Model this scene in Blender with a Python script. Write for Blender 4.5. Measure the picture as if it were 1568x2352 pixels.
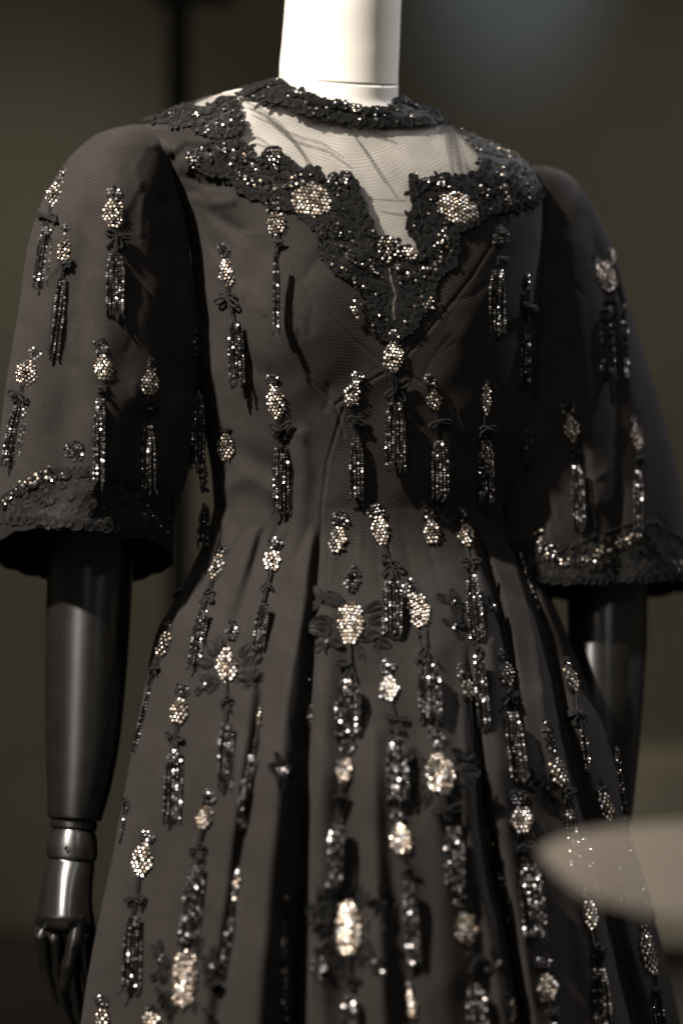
import bpy, math, random
import numpy as np
from mathutils import Vector, Matrix
from mathutils.bvhtree import BVHTree

for o in list(bpy.data.objects):
    bpy.data.objects.remove(o, do_unlink=True)
random.seed(7)
RNG = np.random.default_rng(7)
SC = bpy.context.scene
COL = SC.collection
R = math.radians

# ------------------------------------------------------------------ camera
D0, H = 2.4, 1.05            # metres to the bodice, lens height
KPX = 0.000497               # metres per photo unit (photo = 1568 x 2352 units) at the bodice
camd = bpy.data.cameras.new("camera")
cam = bpy.data.objects.new("camera", camd)
COL.objects.link(cam)
cam.location = (0, -D0, H)
cam.rotation_euler = (R(90), 0, 0)
camd.sensor_fit = 'VERTICAL'
camd.sensor_height = 36.0
camd.lens = 36.0 * D0 / (2352 * KPX)
camd.clip_start, camd.clip_end = 0.05, 60
camd.dof.use_dof = True
camd.dof.focus_distance = D0 - 0.055
camd.dof.aperture_fstop = 1.1
SC.camera = cam

# ------------------------------------------------------------------ world and lamps
W = bpy.data.worlds.new("World")
SC.world = W
W.use_nodes = True
bg = W.node_tree.nodes["Background"]
bg.inputs[0].default_value = (1.0, 0.90, 0.74, 1)
bg.inputs[1].default_value = 0.095

def aim(o, target):
    d = Vector(target) - o.location
    o.rotation_euler = d.to_track_quat('-Z', 'Y').to_euler()

def spot(name, loc, target, power, color, size, blend, radius):
    l = bpy.data.lights.new(name, 'SPOT')
    l.energy, l.color = power, color
    l.spot_size, l.spot_blend, l.shadow_soft_size = R(size), blend, radius
    o = bpy.data.objects.new(name, l)
    COL.objects.link(o)
    o.location = loc
    aim(o, target)
    return o

az, el, dist = R(47), R(51), 3.3
KT = Vector((-0.24, 0.0, 0.86))
KEY = KT + dist * Vector((-math.sin(az) * math.cos(el), -math.cos(az) * math.cos(el), math.sin(el)))
spot("overhead_spot", KEY, KT, 1450, (1.0, 0.925, 0.84), 40, 0.95, 0.05)
# other ceiling spots, dimmer; the last two are unseen and added for glints
spot("overhead_spot", (1.9, 1.2, 3.3), (0.25, 0.05, 1.25), 210, (0.95, 0.95, 1.0), 26, 0.6, 0.04)
spot("overhead_spot", (0.9, -2.6, 3.4), (0.15, 0, 1.0), 52, (0.92, 0.98, 1.0), 34, 0.6, 0.08)  # cool added spot, also fills the dark right side
spot("overhead_spot", (-1.2, -3.4, 3.3), (0.0, 0, 0.75), 40, (1.0, 0.86, 0.8), 34, 0.6, 0.03)
# wall spots behind: one for the blue patch, two unseen ones added as fill
spot("wall_wash", (0.55, 1.75, 3.4), (0.44, 2.9, 2.44), 46, (0.52, 0.73, 1.0), 22, 1.0, 0.1)
spot("wall_wash", (0.85, 0.9, 3.4), (1.0, 2.9, 0.95), 36, (1.0, 0.92, 0.76), 58, 1.0, 0.2)
spot("wall_wash", (-0.85, 1.75, 3.2), (-0.75, 2.9, 0.62), 48, (1.0, 0.94, 0.76), 58, 1.0, 0.2)

SC.view_settings.view_transform = 'Standard'
SC.view_settings.look = 'None'
SC.view_settings.exposure = 0.0
SC.view_settings.gamma = 1.0
SC.render.engine = 'CYCLES'
SC.cycles.use_denoising = True
SC.cycles.denoiser = 'OPENIMAGEDENOISE'
SC.cycles.filter_width = 2.1
SC.cycles.sample_clamp_indirect = 3.0
SC.cycles.sample_clamp_direct = 30.0
SC.cycles.max_bounces = 6
SC.cycles.transparent_max_bounces = 12

# ------------------------------------------------------------------ materials
def new_mat(name):
    m = bpy.data.materials.new(name)
    m.use_nodes = True
    nt = m.node_tree
    return m, nt, nt.nodes["Principled BSDF"], nt.nodes["Material Output"]

def nd(nt, t, **kw):
    n = nt.nodes.new(t)
    for k, v in kw.items():
        setattr(n, k, v)
    return n

def mth(nt, op, a, b=None, c=None):
    n = nd(nt, "ShaderNodeMath", operation=op)
    for i, v in enumerate((a, b, c)):
        if v is None:
            continue
        if isinstance(v, (int, float)):
            n.inputs[i].default_value = v
        else:
            nt.links.new(v, n.inputs[i])
    return n.outputs[0]

def noise(nt, vec, scale, detail=4, rough=0.55):
    n = nd(nt, "ShaderNodeTexNoise")
    n.inputs["Scale"].default_value = scale
    n.inputs["Detail"].default_value = detail
    n.inputs["Roughness"].default_value = rough
    if vec is not None:
        nt.links.new(vec, n.inputs["Vector"])
    return n.outputs["Fac"]

def ramp(nt, fac, stops):
    n = nd(nt, "ShaderNodeValToRGB")
    e = n.color_ramp.elements
    while len(e) < len(stops):
        e.new(0.5)
    for i, (p, c) in enumerate(stops):
        e[i].position = p
        e[i].color = (*c, 1)
    nt.links.new(fac, n.inputs[0])
    return n.outputs[0]

def bump(nt, h, strength, dist, bsdf):
    n = nd(nt, "ShaderNodeBump")
    n.inputs["Strength"].default_value = strength
    n.inputs["Distance"].default_value = dist
    nt.links.new(h, n.inputs["Height"])
    nt.links.new(n.outputs[0], bsdf.inputs["Normal"])

def twill(nt, period, wobble=9.0):
    """diagonal rib of the weave, 0..1, from the cloth's own coordinates (attribute 'weave')"""
    at = nd(nt, "ShaderNodeAttribute", attribute_name="weave")
    sep = nd(nt, "ShaderNodeSeparateXYZ")
    nt.links.new(at.outputs["Vector"], sep.inputs[0])
    wob = mth(nt, 'MULTIPLY', noise(nt, at.outputs["Vector"], 0.03, 2), wobble)
    ph = mth(nt, 'ADD', sep.outputs[1], wob)
    s = mth(nt, 'SINE', mth(nt, 'MULTIPLY', ph, 2 * math.pi / period))
    return mth(nt, 'MULTIPLY_ADD', s, 0.5, 0.5), at.outputs["Vector"]

def make_fabric():
    m, nt, b, out = new_mat("black_twill")
    t, v = twill(nt, 7.6)
    big = noise(nt, v, 0.012, 5, 0.6)
    fine = noise(nt, v, 0.22, 4, 0.75)
    f = mth(nt, 'MULTIPLY_ADD', t, 0.2, mth(nt, 'MULTIPLY', fine, 0.55))
    f = mth(nt, 'MULTIPLY_ADD', big, 0.5, f)
    c = ramp(nt, f, [(0.30, (0.0070, 0.0058, 0.0051)), (0.92, (0.0275, 0.0234, 0.0208))])
    nt.links.new(c, b.inputs["Base Color"])
    b.inputs["Roughness"].default_value = 0.85
    b.inputs["Specular IOR Level"].default_value = 0.12
    b.inputs["Sheen Weight"].default_value = 0.06
    b.inputs["Sheen Roughness"].default_value = 0.45
    b.inputs["Sheen Tint"].default_value = (0.62, 0.56, 0.56, 1)
    h = mth(nt, 'MULTIPLY_ADD', fine, 0.7, t)
    bump(nt, h, 0.2, 0.0005, b)
    return m

def make_thread():
    m, nt, b, out = new_mat("black_thread")
    tc = nd(nt, "ShaderNodeTexCoord")
    n = noise(nt, tc.outputs["Object"], 900, 3, 0.7)
    c = ramp(nt, n, [(0.3, (0.0022, 0.002, 0.0018)), (0.8, (0.0085, 0.0075, 0.0066))])
    nt.links.new(c, b.inputs["Base Color"])
    b.inputs["Roughness"].default_value = 0.7
    b.inputs["Specular IOR Level"].default_value = 0.2
    b.inputs["Sheen Weight"].default_value = 0.02
    return m

def make_tulle():
    m, nt, b, out = new_mat("black_tulle")
    t, v = twill(nt, 7.4, 2.5)
    n = noise(nt, v, 0.02, 4)
    fine = noise(nt, v, 0.5, 2)
    b.inputs["Base Color"].default_value = (0.035, 0.031, 0.028, 1)
    b.inputs["Roughness"].default_value = 0.8
    b.inputs["Specular IOR Level"].default_value = 0.1
    tr = nd(nt, "ShaderNodeBsdfTransparent")
    mix = nd(nt, "ShaderNodeMixShader")
    lw = nd(nt, "ShaderNodeLayerWeight")
    lw.inputs[0].default_value = 0.35
    f = mth(nt, 'MULTIPLY_ADD', t, 0.15, 0.26)
    f = mth(nt, 'MULTIPLY_ADD', mth(nt, 'SUBTRACT', n, 0.5), 0.25, f)
    f = mth(nt, 'MULTIPLY_ADD', mth(nt, 'SUBTRACT', fine, 0.5), 0.2, f)
    f = mth(nt, 'MULTIPLY_ADD', lw.outputs["Facing"], 0.5, f)
    f = mth(nt, 'MINIMUM', mth(nt, 'MAXIMUM', f, 0.05), 0.97)
    nt.links.new(f, mix.inputs[0])
    nt.links.new(tr.outputs[0], mix.inputs[1])
    nt.links.new(b.outputs[0], mix.inputs[2])
    nt.links.new(mix.outputs[0], out.inputs[0])
    return m

def rnd_value(nt):
    at = nd(nt, "ShaderNodeAttribute", attribute_name="rnd")
    oi = nd(nt, "ShaderNodeObjectInfo")
    s = mth(nt, 'ADD', at.outputs["Fac"], oi.outputs["Random"])
    return mth(nt, 'FRACT', s)

def make_crystal():
    m, nt, b, out = new_mat("champagne_crystal")
    r = rnd_value(nt)
    c = ramp(nt, r, [(0.0, (0.78, 0.65, 0.52)), (0.30, (0.90, 0.80, 0.70)), (0.55, (0.66, 0.51, 0.38)), (0.72, (0.84, 0.71, 0.60)), (0.88, (0.80, 0.80, 0.84)), (1.0, (0.50, 0.38, 0.28))])
    nt.links.new(c, b.inputs["Base Color"])
    b.inputs["Metallic"].default_value = 1.0
    r2 = mth(nt, 'FRACT', mth(nt, 'MULTIPLY', r, 7.31))
    nt.links.new(mth(nt, 'MULTIPLY_ADD', r2, 0.30, 0.13), b.inputs["Roughness"])
    return m

def make_jet():
    m, nt, b, out = new_mat("jet_bead")
    r = rnd_value(nt)
    c = ramp(nt, r, [(0.0, (0.03, 0.028, 0.027)), (0.55, (0.09, 0.083, 0.08)), (0.78, (0.30, 0.28, 0.27)), (1.0, (0.85, 0.82, 0.82))])
    nt.links.new(c, b.inputs["Base Color"])
    b.inputs["Metallic"].default_value = 0.9
    r2 = mth(nt, 'FRACT', mth(nt, 'MULTIPLY', r, 5.77))
    nt.links.new(mth(nt, 'MULTIPLY_ADD', r2, 0.2, 0.10), b.inputs["Roughness"])
    return m

def make_plaster():
    m, nt, b, out = new_mat("white_plaster")
    tc = nd(nt, "ShaderNodeTexCoord")
    n = noise(nt, tc.outputs["Object"], 9, 5)
    c = ramp(nt, n, [(0.3, (0.77, 0.72, 0.645)), (0.7, (0.85, 0.80, 0.725))])
    nt.links.new(c, b.inputs["Base Color"])
    b.inputs["Roughness"].default_value = 0.45
    bump(nt, noise(nt, tc.outputs["Object"], 160, 3), 0.05, 0.001, b)
    return m

def make_lacquer(name="dark_lacquer", spec=0.32):
    m, nt, b, out = new_mat(name)
    tc = nd(nt, "ShaderNodeTexCoord")
    n = noise(nt, tc.outputs["Object"], 30, 6, 0.7)
    c = ramp(nt, n, [(0.3, (0.006, 0.0052, 0.0045)), (0.8, (0.010, 0.009, 0.008))])
    nt.links.new(c, b.inputs["Base Color"])
    nt.links.new(mth(nt, 'MULTIPLY_ADD', n, 0.08, 0.37), b.inputs["Roughness"])
    b.inputs["Specular IOR Level"].default_value = spec
    b.inputs["IOR"].default_value = 1.75
    b.inputs["Anisotropic"].default_value = 0.85
    b.inputs["Anisotropic Rotation"].default_value = 0.25
    tg = nd(nt, "ShaderNodeTangent", direction_type='RADIAL', axis='Z')   # lathe-turned: fine rings round the limb
    nt.links.new(tg.outputs[0], b.inputs["Tangent"])
    bump(nt, noise(nt, tc.outputs["Object"], 420, 3), 0.06, 0.0006, b)
    return m

def make_plain(name, c1, c2, rough, scale, bstr=0.1):
    m, nt, b, out = new_mat(name)
    tc = nd(nt, "ShaderNodeTexCoord")
    n = noise(nt, tc.outputs["Object"], scale, 6, 0.6)
    nt.links.new(ramp(nt, n, [(0.3, c1), (0.75, c2)]), b.inputs["Base Color"])
    b.inputs["Roughness"].default_value = rough
    b.inputs["Specular IOR Level"].default_value = 0.25
    bump(nt, noise(nt, tc.outputs["Object"], scale * 30, 3), bstr, 0.002, b)
    return m

def make_reflection():  # a reflection on glass, made as a pale, mostly transparent colour
    m, nt, b, out = new_mat("pale_reflection")
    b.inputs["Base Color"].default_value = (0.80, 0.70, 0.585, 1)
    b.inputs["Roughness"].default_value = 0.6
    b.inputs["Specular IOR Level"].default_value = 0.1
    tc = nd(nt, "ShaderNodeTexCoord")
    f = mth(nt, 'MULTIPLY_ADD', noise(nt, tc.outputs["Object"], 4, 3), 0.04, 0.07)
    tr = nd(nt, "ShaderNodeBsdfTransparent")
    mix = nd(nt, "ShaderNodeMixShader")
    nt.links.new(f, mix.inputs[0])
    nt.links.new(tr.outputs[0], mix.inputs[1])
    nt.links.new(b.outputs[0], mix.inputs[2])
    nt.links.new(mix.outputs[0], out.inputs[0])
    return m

M_FAB, M_THR, M_TUL, M_CRY, M_JET = make_fabric(), make_thread(), make_tulle(), make_crystal(), make_jet()
M_POL = make_lacquer("glossy_lacquer", 1.0)      # stronger specular than the arms, for the bright highlight on wrist and hand
M_THR_LIT = make_thread()
M_THR_LIT.name = "lit_black_thread"  # lighter copy of the black thread, lamplight on the hem put into its colour
for n_ in M_THR_LIT.node_tree.nodes:
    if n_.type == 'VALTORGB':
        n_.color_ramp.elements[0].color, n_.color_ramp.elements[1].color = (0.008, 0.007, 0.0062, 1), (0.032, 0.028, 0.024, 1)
M_PLA, M_LAC, M_REFL = make_plaster(), make_lacquer(), make_reflection()
M_WALL = make_plain("olive_wall_paint", (0.21, 0.195, 0.155), (0.25, 0.235, 0.19), 0.85, 2.0)
M_FLOOR = make_plain("dark_floor", (0.045, 0.04, 0.034), (0.07, 0.062, 0.053), 0.6, 3.0)
M_POST = make_plain("black_steel", (0.010, 0.009, 0.008), (0.018, 0.016, 0.014), 0.5, 12.0)
M_PLINTH = make_plain("warm_grey_plinth", (0.48, 0.44, 0.36), (0.56, 0.52, 0.43), 0.8, 3.0)
M_STEEL = make_plain("dull_screw", (0.10, 0.09, 0.08), (0.2, 0.18, 0.16), 0.4, 60)
M_STEEL.node_tree.nodes["Principled BSDF"].inputs["Metallic"].default_value = 1.0

# ------------------------------------------------------------------ helpers
def P(x, y, dep):
    """photo unit (x, y) seen at depth dep (metres behind the bodice plane) -> world"""
    x, y, dep = np.asarray(x, float), np.asarray(y, float), np.asarray(dep, float)
    k = KPX * (D0 + dep) / D0
    return np.stack(np.broadcast_arrays((x - 784) * k, dep, H + (1176 - y) * k), -1)

def link(name, me, mat=None, parent=None):
    o = bpy.data.objects.new(name, me)
    COL.objects.link(o)
    if mat is not None and me is not None and not me.materials:
        me.materials.append(mat)
    if parent is not None:
        o.parent = parent
    return o

def mesh(name, v, f, mat, parent=None, smooth=True, attrs=None):
    me = bpy.data.meshes.new(name)
    me.from_pydata(np.asarray(v).tolist(), [], f if isinstance(f, list) else np.asarray(f).tolist())
    if smooth:
        me.polygons.foreach_set("use_smooth", np.ones(len(me.polygons), bool))
    for an, (typ, dom, arr) in (attrs or {}).items():
        a = me.attributes.new(an, typ, dom)
        a.data.foreach_set("vector" if typ == 'FLOAT_VECTOR' else "value", np.asarray(arr, np.float32).ravel())
    me.update()
    return link(name, me, mat, parent)

def thing(name, label, cat, loc):
    o = bpy.data.objects.new(name, None)
    COL.objects.link(o)
    o.location = loc
    o.empty_display_size = 0.05
    o["label"], o["category"] = label, cat
    return o

def sub(o, parent):
    """parent keeping the world position (parents here are only translated)"""
    o.parent = parent
    o.matrix_parent_inverse = Matrix.Translation(parent_loc(parent)).inverted()
    return o

def parent_loc(p):
    v = Vector(p.location)
    if p.parent is not None and p.matrix_parent_inverse == Matrix.Identity(4):
        v += parent_loc(p.parent)
    return v

def pchip(xs, ys, x):
    xs, ys = np.asarray(xs, float), np.asarray(ys, float)
    h = np.diff(xs); d = np.diff(ys) / h
    m = np.zeros_like(ys)
    for i in range(1, len(xs) - 1):
        if d[i - 1] * d[i] > 0:
            w1, w2 = 2 * h[i] + h[i - 1], h[i] + 2 * h[i - 1]
            m[i] = (w1 + w2) / (w1 / d[i - 1] + w2 / d[i])
    m[0], m[-1] = d[0], d[-1]
    x = np.clip(np.asarray(x, float), xs[0], xs[-1])
    i = np.clip(np.searchsorted(xs, x, side='right') - 1, 0, len(xs) - 2)
    t = (x - xs[i]) / h[i]
    return ((2 * t**3 - 3 * t**2 + 1) * ys[i] + (t**3 - 2 * t**2 + t) * h[i] * m[i]
            + (-2 * t**3 + 3 * t**2) * ys[i + 1] + (t**3 - t**2) * h[i] * m[i + 1])

def col(rows, i):
    return [r[i] for r in rows]

def angles(front, back):
    a = np.linspace(0, math.pi, front, endpoint=False)
    b = np.linspace(math.pi, 2 * math.pi, back, endpoint=False)
    return np.concatenate([a, b])

def loft(rows, ys, ts, disp=None, skew=0.0, shrink=0.0, exp=1.0):
    """rows: (y, left, right, depth, half depth, tilt, slope). Returns px, py, dep, sin arrays (ny, nt)"""
    yk = col(rows, 0)
    g = [pchip(yk, col(rows, i), ys)[:, None] for i in range(1, 7)]
    xl, xr, dc, hd, tilt, slope = g
    c, s = np.cos(ts)[None], np.sin(ts)[None]
    if exp != 1.0:
        c = np.sign(c) * np.abs(c) ** exp
        s = np.sign(s) * np.abs(s) ** exp
    cx, hw = (xl + xr) / 2, (xr - xl) / 2 - shrink / KPX
    x = cx + hw * c
    y = ys[:, None] - tilt * s + slope * c
    dep = dc - (hd - shrink) * s + skew * (x - cx) * KPX
    if disp is not None:
        w = np.clip(np.broadcast_to(s, x.shape) * 2.2 + 0.25, 0, 1)
        dep = dep - disp(x, y) * w
    return x, y, dep, np.broadcast_to(s, x.shape)

def quads(ny, nt):
    i, j = np.meshgrid(np.arange(ny - 1), np.arange(nt), indexing='ij')
    j2 = (j + 1) % nt
    return np.stack([i * nt + j, (i + 1) * nt + j, (i + 1) * nt + j2, i * nt + j2], -1).reshape(-1, 4)

def weave_attr(x, y):
    return np.stack([x, y + 0.42 * 70 * np.log(np.cosh((x - 800) / 70.0)), 0 * x], -1).reshape(-1, 3)

def seg_dist(x, y, pts):
    d = np.full(np.shape(x), 1e9)
    for (x0, y0), (x1, y1) in zip(pts[:-1], pts[1:]):
        dx, dy = x1 - x0, y1 - y0
        t = np.clip(((x - x0) * dx + (y - y0) * dy) / (dx * dx + dy * dy), 0, 1)
        d = np.minimum(d, np.hypot(x - x0 - t * dx, y - y0 - t * dy))
    return d

def in_poly(x, y, poly):
    r = np.zeros(np.shape(x), bool)
    n = len(poly)
    for i in range(n):
        x0, y0 = poly[i]; x1, y1 = poly[(i + 1) % n]
        if y0 == y1:
            continue
        c = ((y0 > y) != (y1 > y)) & (x < (x1 - x0) * (y - y0) / (y1 - y0) + x0)
        r ^= c
    return r

def compact(v, f, *per_vert):
    used = np.unique(f)
    m = np.full(len(v), -1); m[used] = np.arange(len(used))
    return (v[used], m[f]) + tuple(a[used] for a in per_vert)

# ------------------------------------------------------------------ the setting
def box(name, x0, x1, y0, y1, z0, z1, mat, parent=None, bev=0.006):
    import bmesh
    bm = bmesh.new()
    bmesh.ops.create_cube(bm, size=1)
    for v in bm.verts:
        v.co = Vector(((x0 + x1) / 2 + v.co.x * (x1 - x0), (y0 + y1) / 2 + v.co.y * (y1 - y0), (z0 + z1) / 2 + v.co.z * (z1 - z0)))
    if bev:
        bmesh.ops.bevel(bm, geom=bm.edges[:], offset=bev, segments=2, affect='EDGES')
    me = bpy.data.meshes.new(name)
    bm.to_mesh(me); bm.free()
    return link(name, me, mat, parent)

WALL_Y = 2.9
o = box("wall", -6, 6, WALL_Y, WALL_Y + 0.15, -0.02, 4.2, M_WALL, bev=0); o["kind"] = "structure"
o = box("floor", -6, 6, -4, WALL_Y + 0.1, -0.1, 0.0, M_FLOOR, bev=0); o["kind"] = "structure"

post = thing("metal_post", "dark square metal post with a short crossbar, standing blurred behind the left sleeve", "post", (-0.36, 1.6, 0))
pk = KPX * (D0 + 1.6) / D0
px0, px1 = (386 - 784) * pk, (437 - 784) * pk
ztop = H + (1176 + 60) * pk
for n, b in (("upright", (px0, px1, 1.575, 1.625, 0.012, ztop)), ("crossbar", (px0 - 0.03, px1 + 0.085, 1.57, 1.63, H + (1176 - 8) * pk, ztop + 0.03)),
             ("foot_plate", (px0 - 0.12, px1 + 0.12, 1.45, 1.75, 0.0, 0.014))):
    if n == "upright":
        b = b[:5] + (H + (1176 - 8) * pk,)
    sub(box(n, *b, M_POST, bev=0.003), post)

pl_k = KPX * (D0 + 2.45) / D0
plinth = thing("low_plinth", "low pale blank plinth against the far wall, blurred behind the lowered right hand", "plinth", (1.6, 2.6, 0))
sub(box("plinth_body", (1395 - 784) * pl_k, 3.4, 2.45, WALL_Y - 0.005, 0.05, H + (1176 - 1765) * pl_k, M_PLINTH), plinth)
sub(box("plinth_foot", (1415 - 784) * pl_k, 3.36, 2.5, WALL_Y - 0.03, 0.0, 0.05, M_POST), plinth)

# pale translucent panel added near right in place of a reflection on glass
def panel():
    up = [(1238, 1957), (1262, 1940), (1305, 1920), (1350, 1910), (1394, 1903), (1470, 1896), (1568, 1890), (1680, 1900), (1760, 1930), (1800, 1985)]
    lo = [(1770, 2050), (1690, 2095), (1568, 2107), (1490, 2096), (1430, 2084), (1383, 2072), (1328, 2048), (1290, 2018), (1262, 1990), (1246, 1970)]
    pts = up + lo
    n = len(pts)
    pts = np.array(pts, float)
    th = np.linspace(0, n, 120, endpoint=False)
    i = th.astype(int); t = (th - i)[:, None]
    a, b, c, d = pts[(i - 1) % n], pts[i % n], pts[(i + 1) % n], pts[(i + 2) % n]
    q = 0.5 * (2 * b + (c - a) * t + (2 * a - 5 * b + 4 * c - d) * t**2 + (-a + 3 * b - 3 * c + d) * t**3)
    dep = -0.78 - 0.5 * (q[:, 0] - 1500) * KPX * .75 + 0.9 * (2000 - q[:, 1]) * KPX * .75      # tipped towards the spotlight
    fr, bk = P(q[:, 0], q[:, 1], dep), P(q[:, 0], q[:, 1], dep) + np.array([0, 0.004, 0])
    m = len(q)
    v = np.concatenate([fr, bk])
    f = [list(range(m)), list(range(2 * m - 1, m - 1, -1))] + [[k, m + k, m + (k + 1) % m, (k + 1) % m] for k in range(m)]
    o = mesh("reflection_panel", v, f, M_REFL, smooth=False)
    o["label"], o["category"] = "blurred pale see-through panel with pointed end, standing in for a glass reflection over the skirt", "panel"
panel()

# ------------------------------------------------------------------ profiles of the figure
SKEW = 0.13
TORSO = [  # y, left, right, depth, half depth, tilt, slope
    (182, 648, 902, .032, .060, 0, 6), (200, 580, 912, .034, .068, 0, 6), (220, 490, 930, .037, .076, 0, 5), (240, 436, 966, .040, .083, 0, 4),
    (260, 390, 1003, .043, .089, 0, 3), (300, 318, 1062, .050, .100, 0, 0), (340, 322, 1150, .053, .108, 0, 0), (380, 352, 1212, .055, .113, 0, 0),
    (450, 392, 1243, .058, .119, 0, 0), (520, 425, 1246, .060, .123, 0, 0), (600, 441, 1242, .060, .124, 0, 0), (700, 445, 1236, .060, .124, 0, 0),
    (800, 449, 1230, .060, .122, 0, 0), (900, 458, 1224, .060, .119, 0, 0), (1000, 472, 1212, .060, .115, 0, 0), (1100, 487, 1182, .060, .112, 0, 0),
    (1168, 491, 1154, .060, .111, 0, 0), (1260, 480, 1170, .060, .112, 0, 0)]
SKIRT = [
    (1167.5, 491, 1154, .060, .111, 0, 0), (1200, 483, 1161, .060, .1125, 0, 0), (1250, 465, 1184, .060, .119, 0, 0), (1321, 433, 1236, .060, .138, 0, 0),
    (1387, 396, 1271, .060, .164, 0, 0), (1446, 362, 1297, .060, .183, 0, 0), (1577, 332, 1351, .060, .219, 0, 0), (1673, 312, 1392, .060, .243, 0, 0),
    (1780, 292, 1418, .060, .273, 0, 0), (1885, 273, 1440, .060, .287, 0, 0), (1965, 259, 1461, .060, .297, 0, 0), (2095, 230, 1497, .060, .312, 0, 0),
    (2194, 208, 1526, .060, .324, 0, 0), (2352, 186, 1562, .060, .340, 0, 0), (2600, 150, 1630, .060, .37, 0, 0), (3278, 40, 1800, .060, .43, 0, 0)]
SLEEVE_L = [
    (290, 300, 338, .030, .030, 0, 0), (298, 262, 360, .028, .05, 0, 0), (312, 224, 378, .025, .066, 0, 0), (340, 186, 393, .022, .08, 0, 0), (380, 150, 403, .020, .090, 0, 0),
    (430, 118, 412, .018, .097, 0, 0), (500, 86, 424, .015, .101, 0, 0), (600, 62, 436, .014, .104, 4, 0), (700, 49, 450, .014, .105, 10, 0),
    (800, 32, 455, .014, .106, 20, 0), (900, 16, 453, .014, .106, 30, 0), (1000, 5, 448, .014, .106, 42, 0), (1100, -2, 426, .014, .106, 52, 0),
    (1200, -8, 396, .014, .106, 62, 6), (1274, -10, 394, .014, .106, 67, 8)]
SLEEVE_R = [
    (384, 1226, 1250, .120, .02, 0, 0), (394, 1212, 1284, .122, .030, 0, 0), (412, 1204, 1312, .126, .038, 0, 0), (470, 1196, 1356, .132, .046, 0, 0), (560, 1190, 1402, .138, .052, 0, 0),
    (680, 1186, 1436, .142, .056, 2, 0), (800, 1180, 1472, .144, .060, 5, 0), (870, 1176, 1494, .144, .062, 7, 0), (950, 1170, 1518, .144, .066, 10, 0),
    (1100, 1156, 1556, .144, .074, 16, -2), (1250, 1146, 1582, .144, .082, 22, -4), (1352, 1176, 1596, .144, .086, 26, -6)]

SEAMS = [[(650, 575), (720, 690), (800, 770), (878, 835)], [(1130, 560), (1080, 640), (1000, 740), (935, 815)],
         [(610, 730), (700, 860), (770, 930), (790, 1000)], [(770, 930), (830, 885), (880, 858)], [(935, 858), (985, 890), (1045, 945)],
         [(738, 1168), (752, 1060), (788, 940)], [(1045, 945), (1075, 1060), (1070, 1168)], [(395, 330), (412, 430), (432, 560), (444, 700)]]
WRINK = [([(404, 430), (450, 445), (500, 500), (550, 530)], -.005, 15), ([(420, 405), (470, 425), (520, 425)], -.003, 12), ([(425, 470), (470, 545), (545, 640)], -.0035, 20),
         ([(450, 455), (480, 470), (530, 462)], .003, 13), ([(440, 520), (500, 610), (600, 700)], .004, 24), ([(1120, 570), (1070, 650), (1030, 720)], -.0007, 14),
         ([(1150, 610), (1110, 690), (1060, 770)], .0006, 16), ([(455, 700), (520, 800), (610, 860)], -.004, 22), ([(470, 1000), (560, 1040), (650, 1090)], -.004, 25),
         ([(490, 1130), (560, 1100), (640, 1130)], .004, 22), ([(500, 860), (560, 960), (580, 1080)], .004, 30), ([(690, 1000), (700, 1090), (690, 1165)], .004, 20),
         ([(650, 1010), (655, 1090), (648, 1165)], -.004, 18), ([(330, 320), (390, 345), (430, 390)], .005, 14), ([(480, 345), (430, 340), (400, 365)], -.004, 12)]

def torso_disp(x, y):
    d = 0.026 * np.exp(-(((x - 655) / 150) ** 2 + ((y - 745) / 165) ** 2))
    d += 0.011 * np.exp(-(((x - 1085) / 140) ** 2 + ((y - 715) / 170) ** 2))
    d -= 0.004 * np.exp(-(((x - 880) / 110) ** 2 + ((y - 640) / 190) ** 2))
    return d

def cloth_disp(x, y):
    d = torso_disp(x, y)
    for s in SEAMS:
        dist = seg_dist(x, y, s)
        d -= 0.0013 * np.exp(-(dist / 4.2) ** 2) - 0.0005 * np.exp(-(dist / 12) ** 2)
    for p, a, w in WRINK:
        d += a * np.exp(-(seg_dist(x, y, p) / w) ** 2)
    d += 0.0012 * np.sin(x / 31 + np.sin(y / 47) * 1.7) * np.sin(y / 53 + x / 90)
    return d

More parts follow.
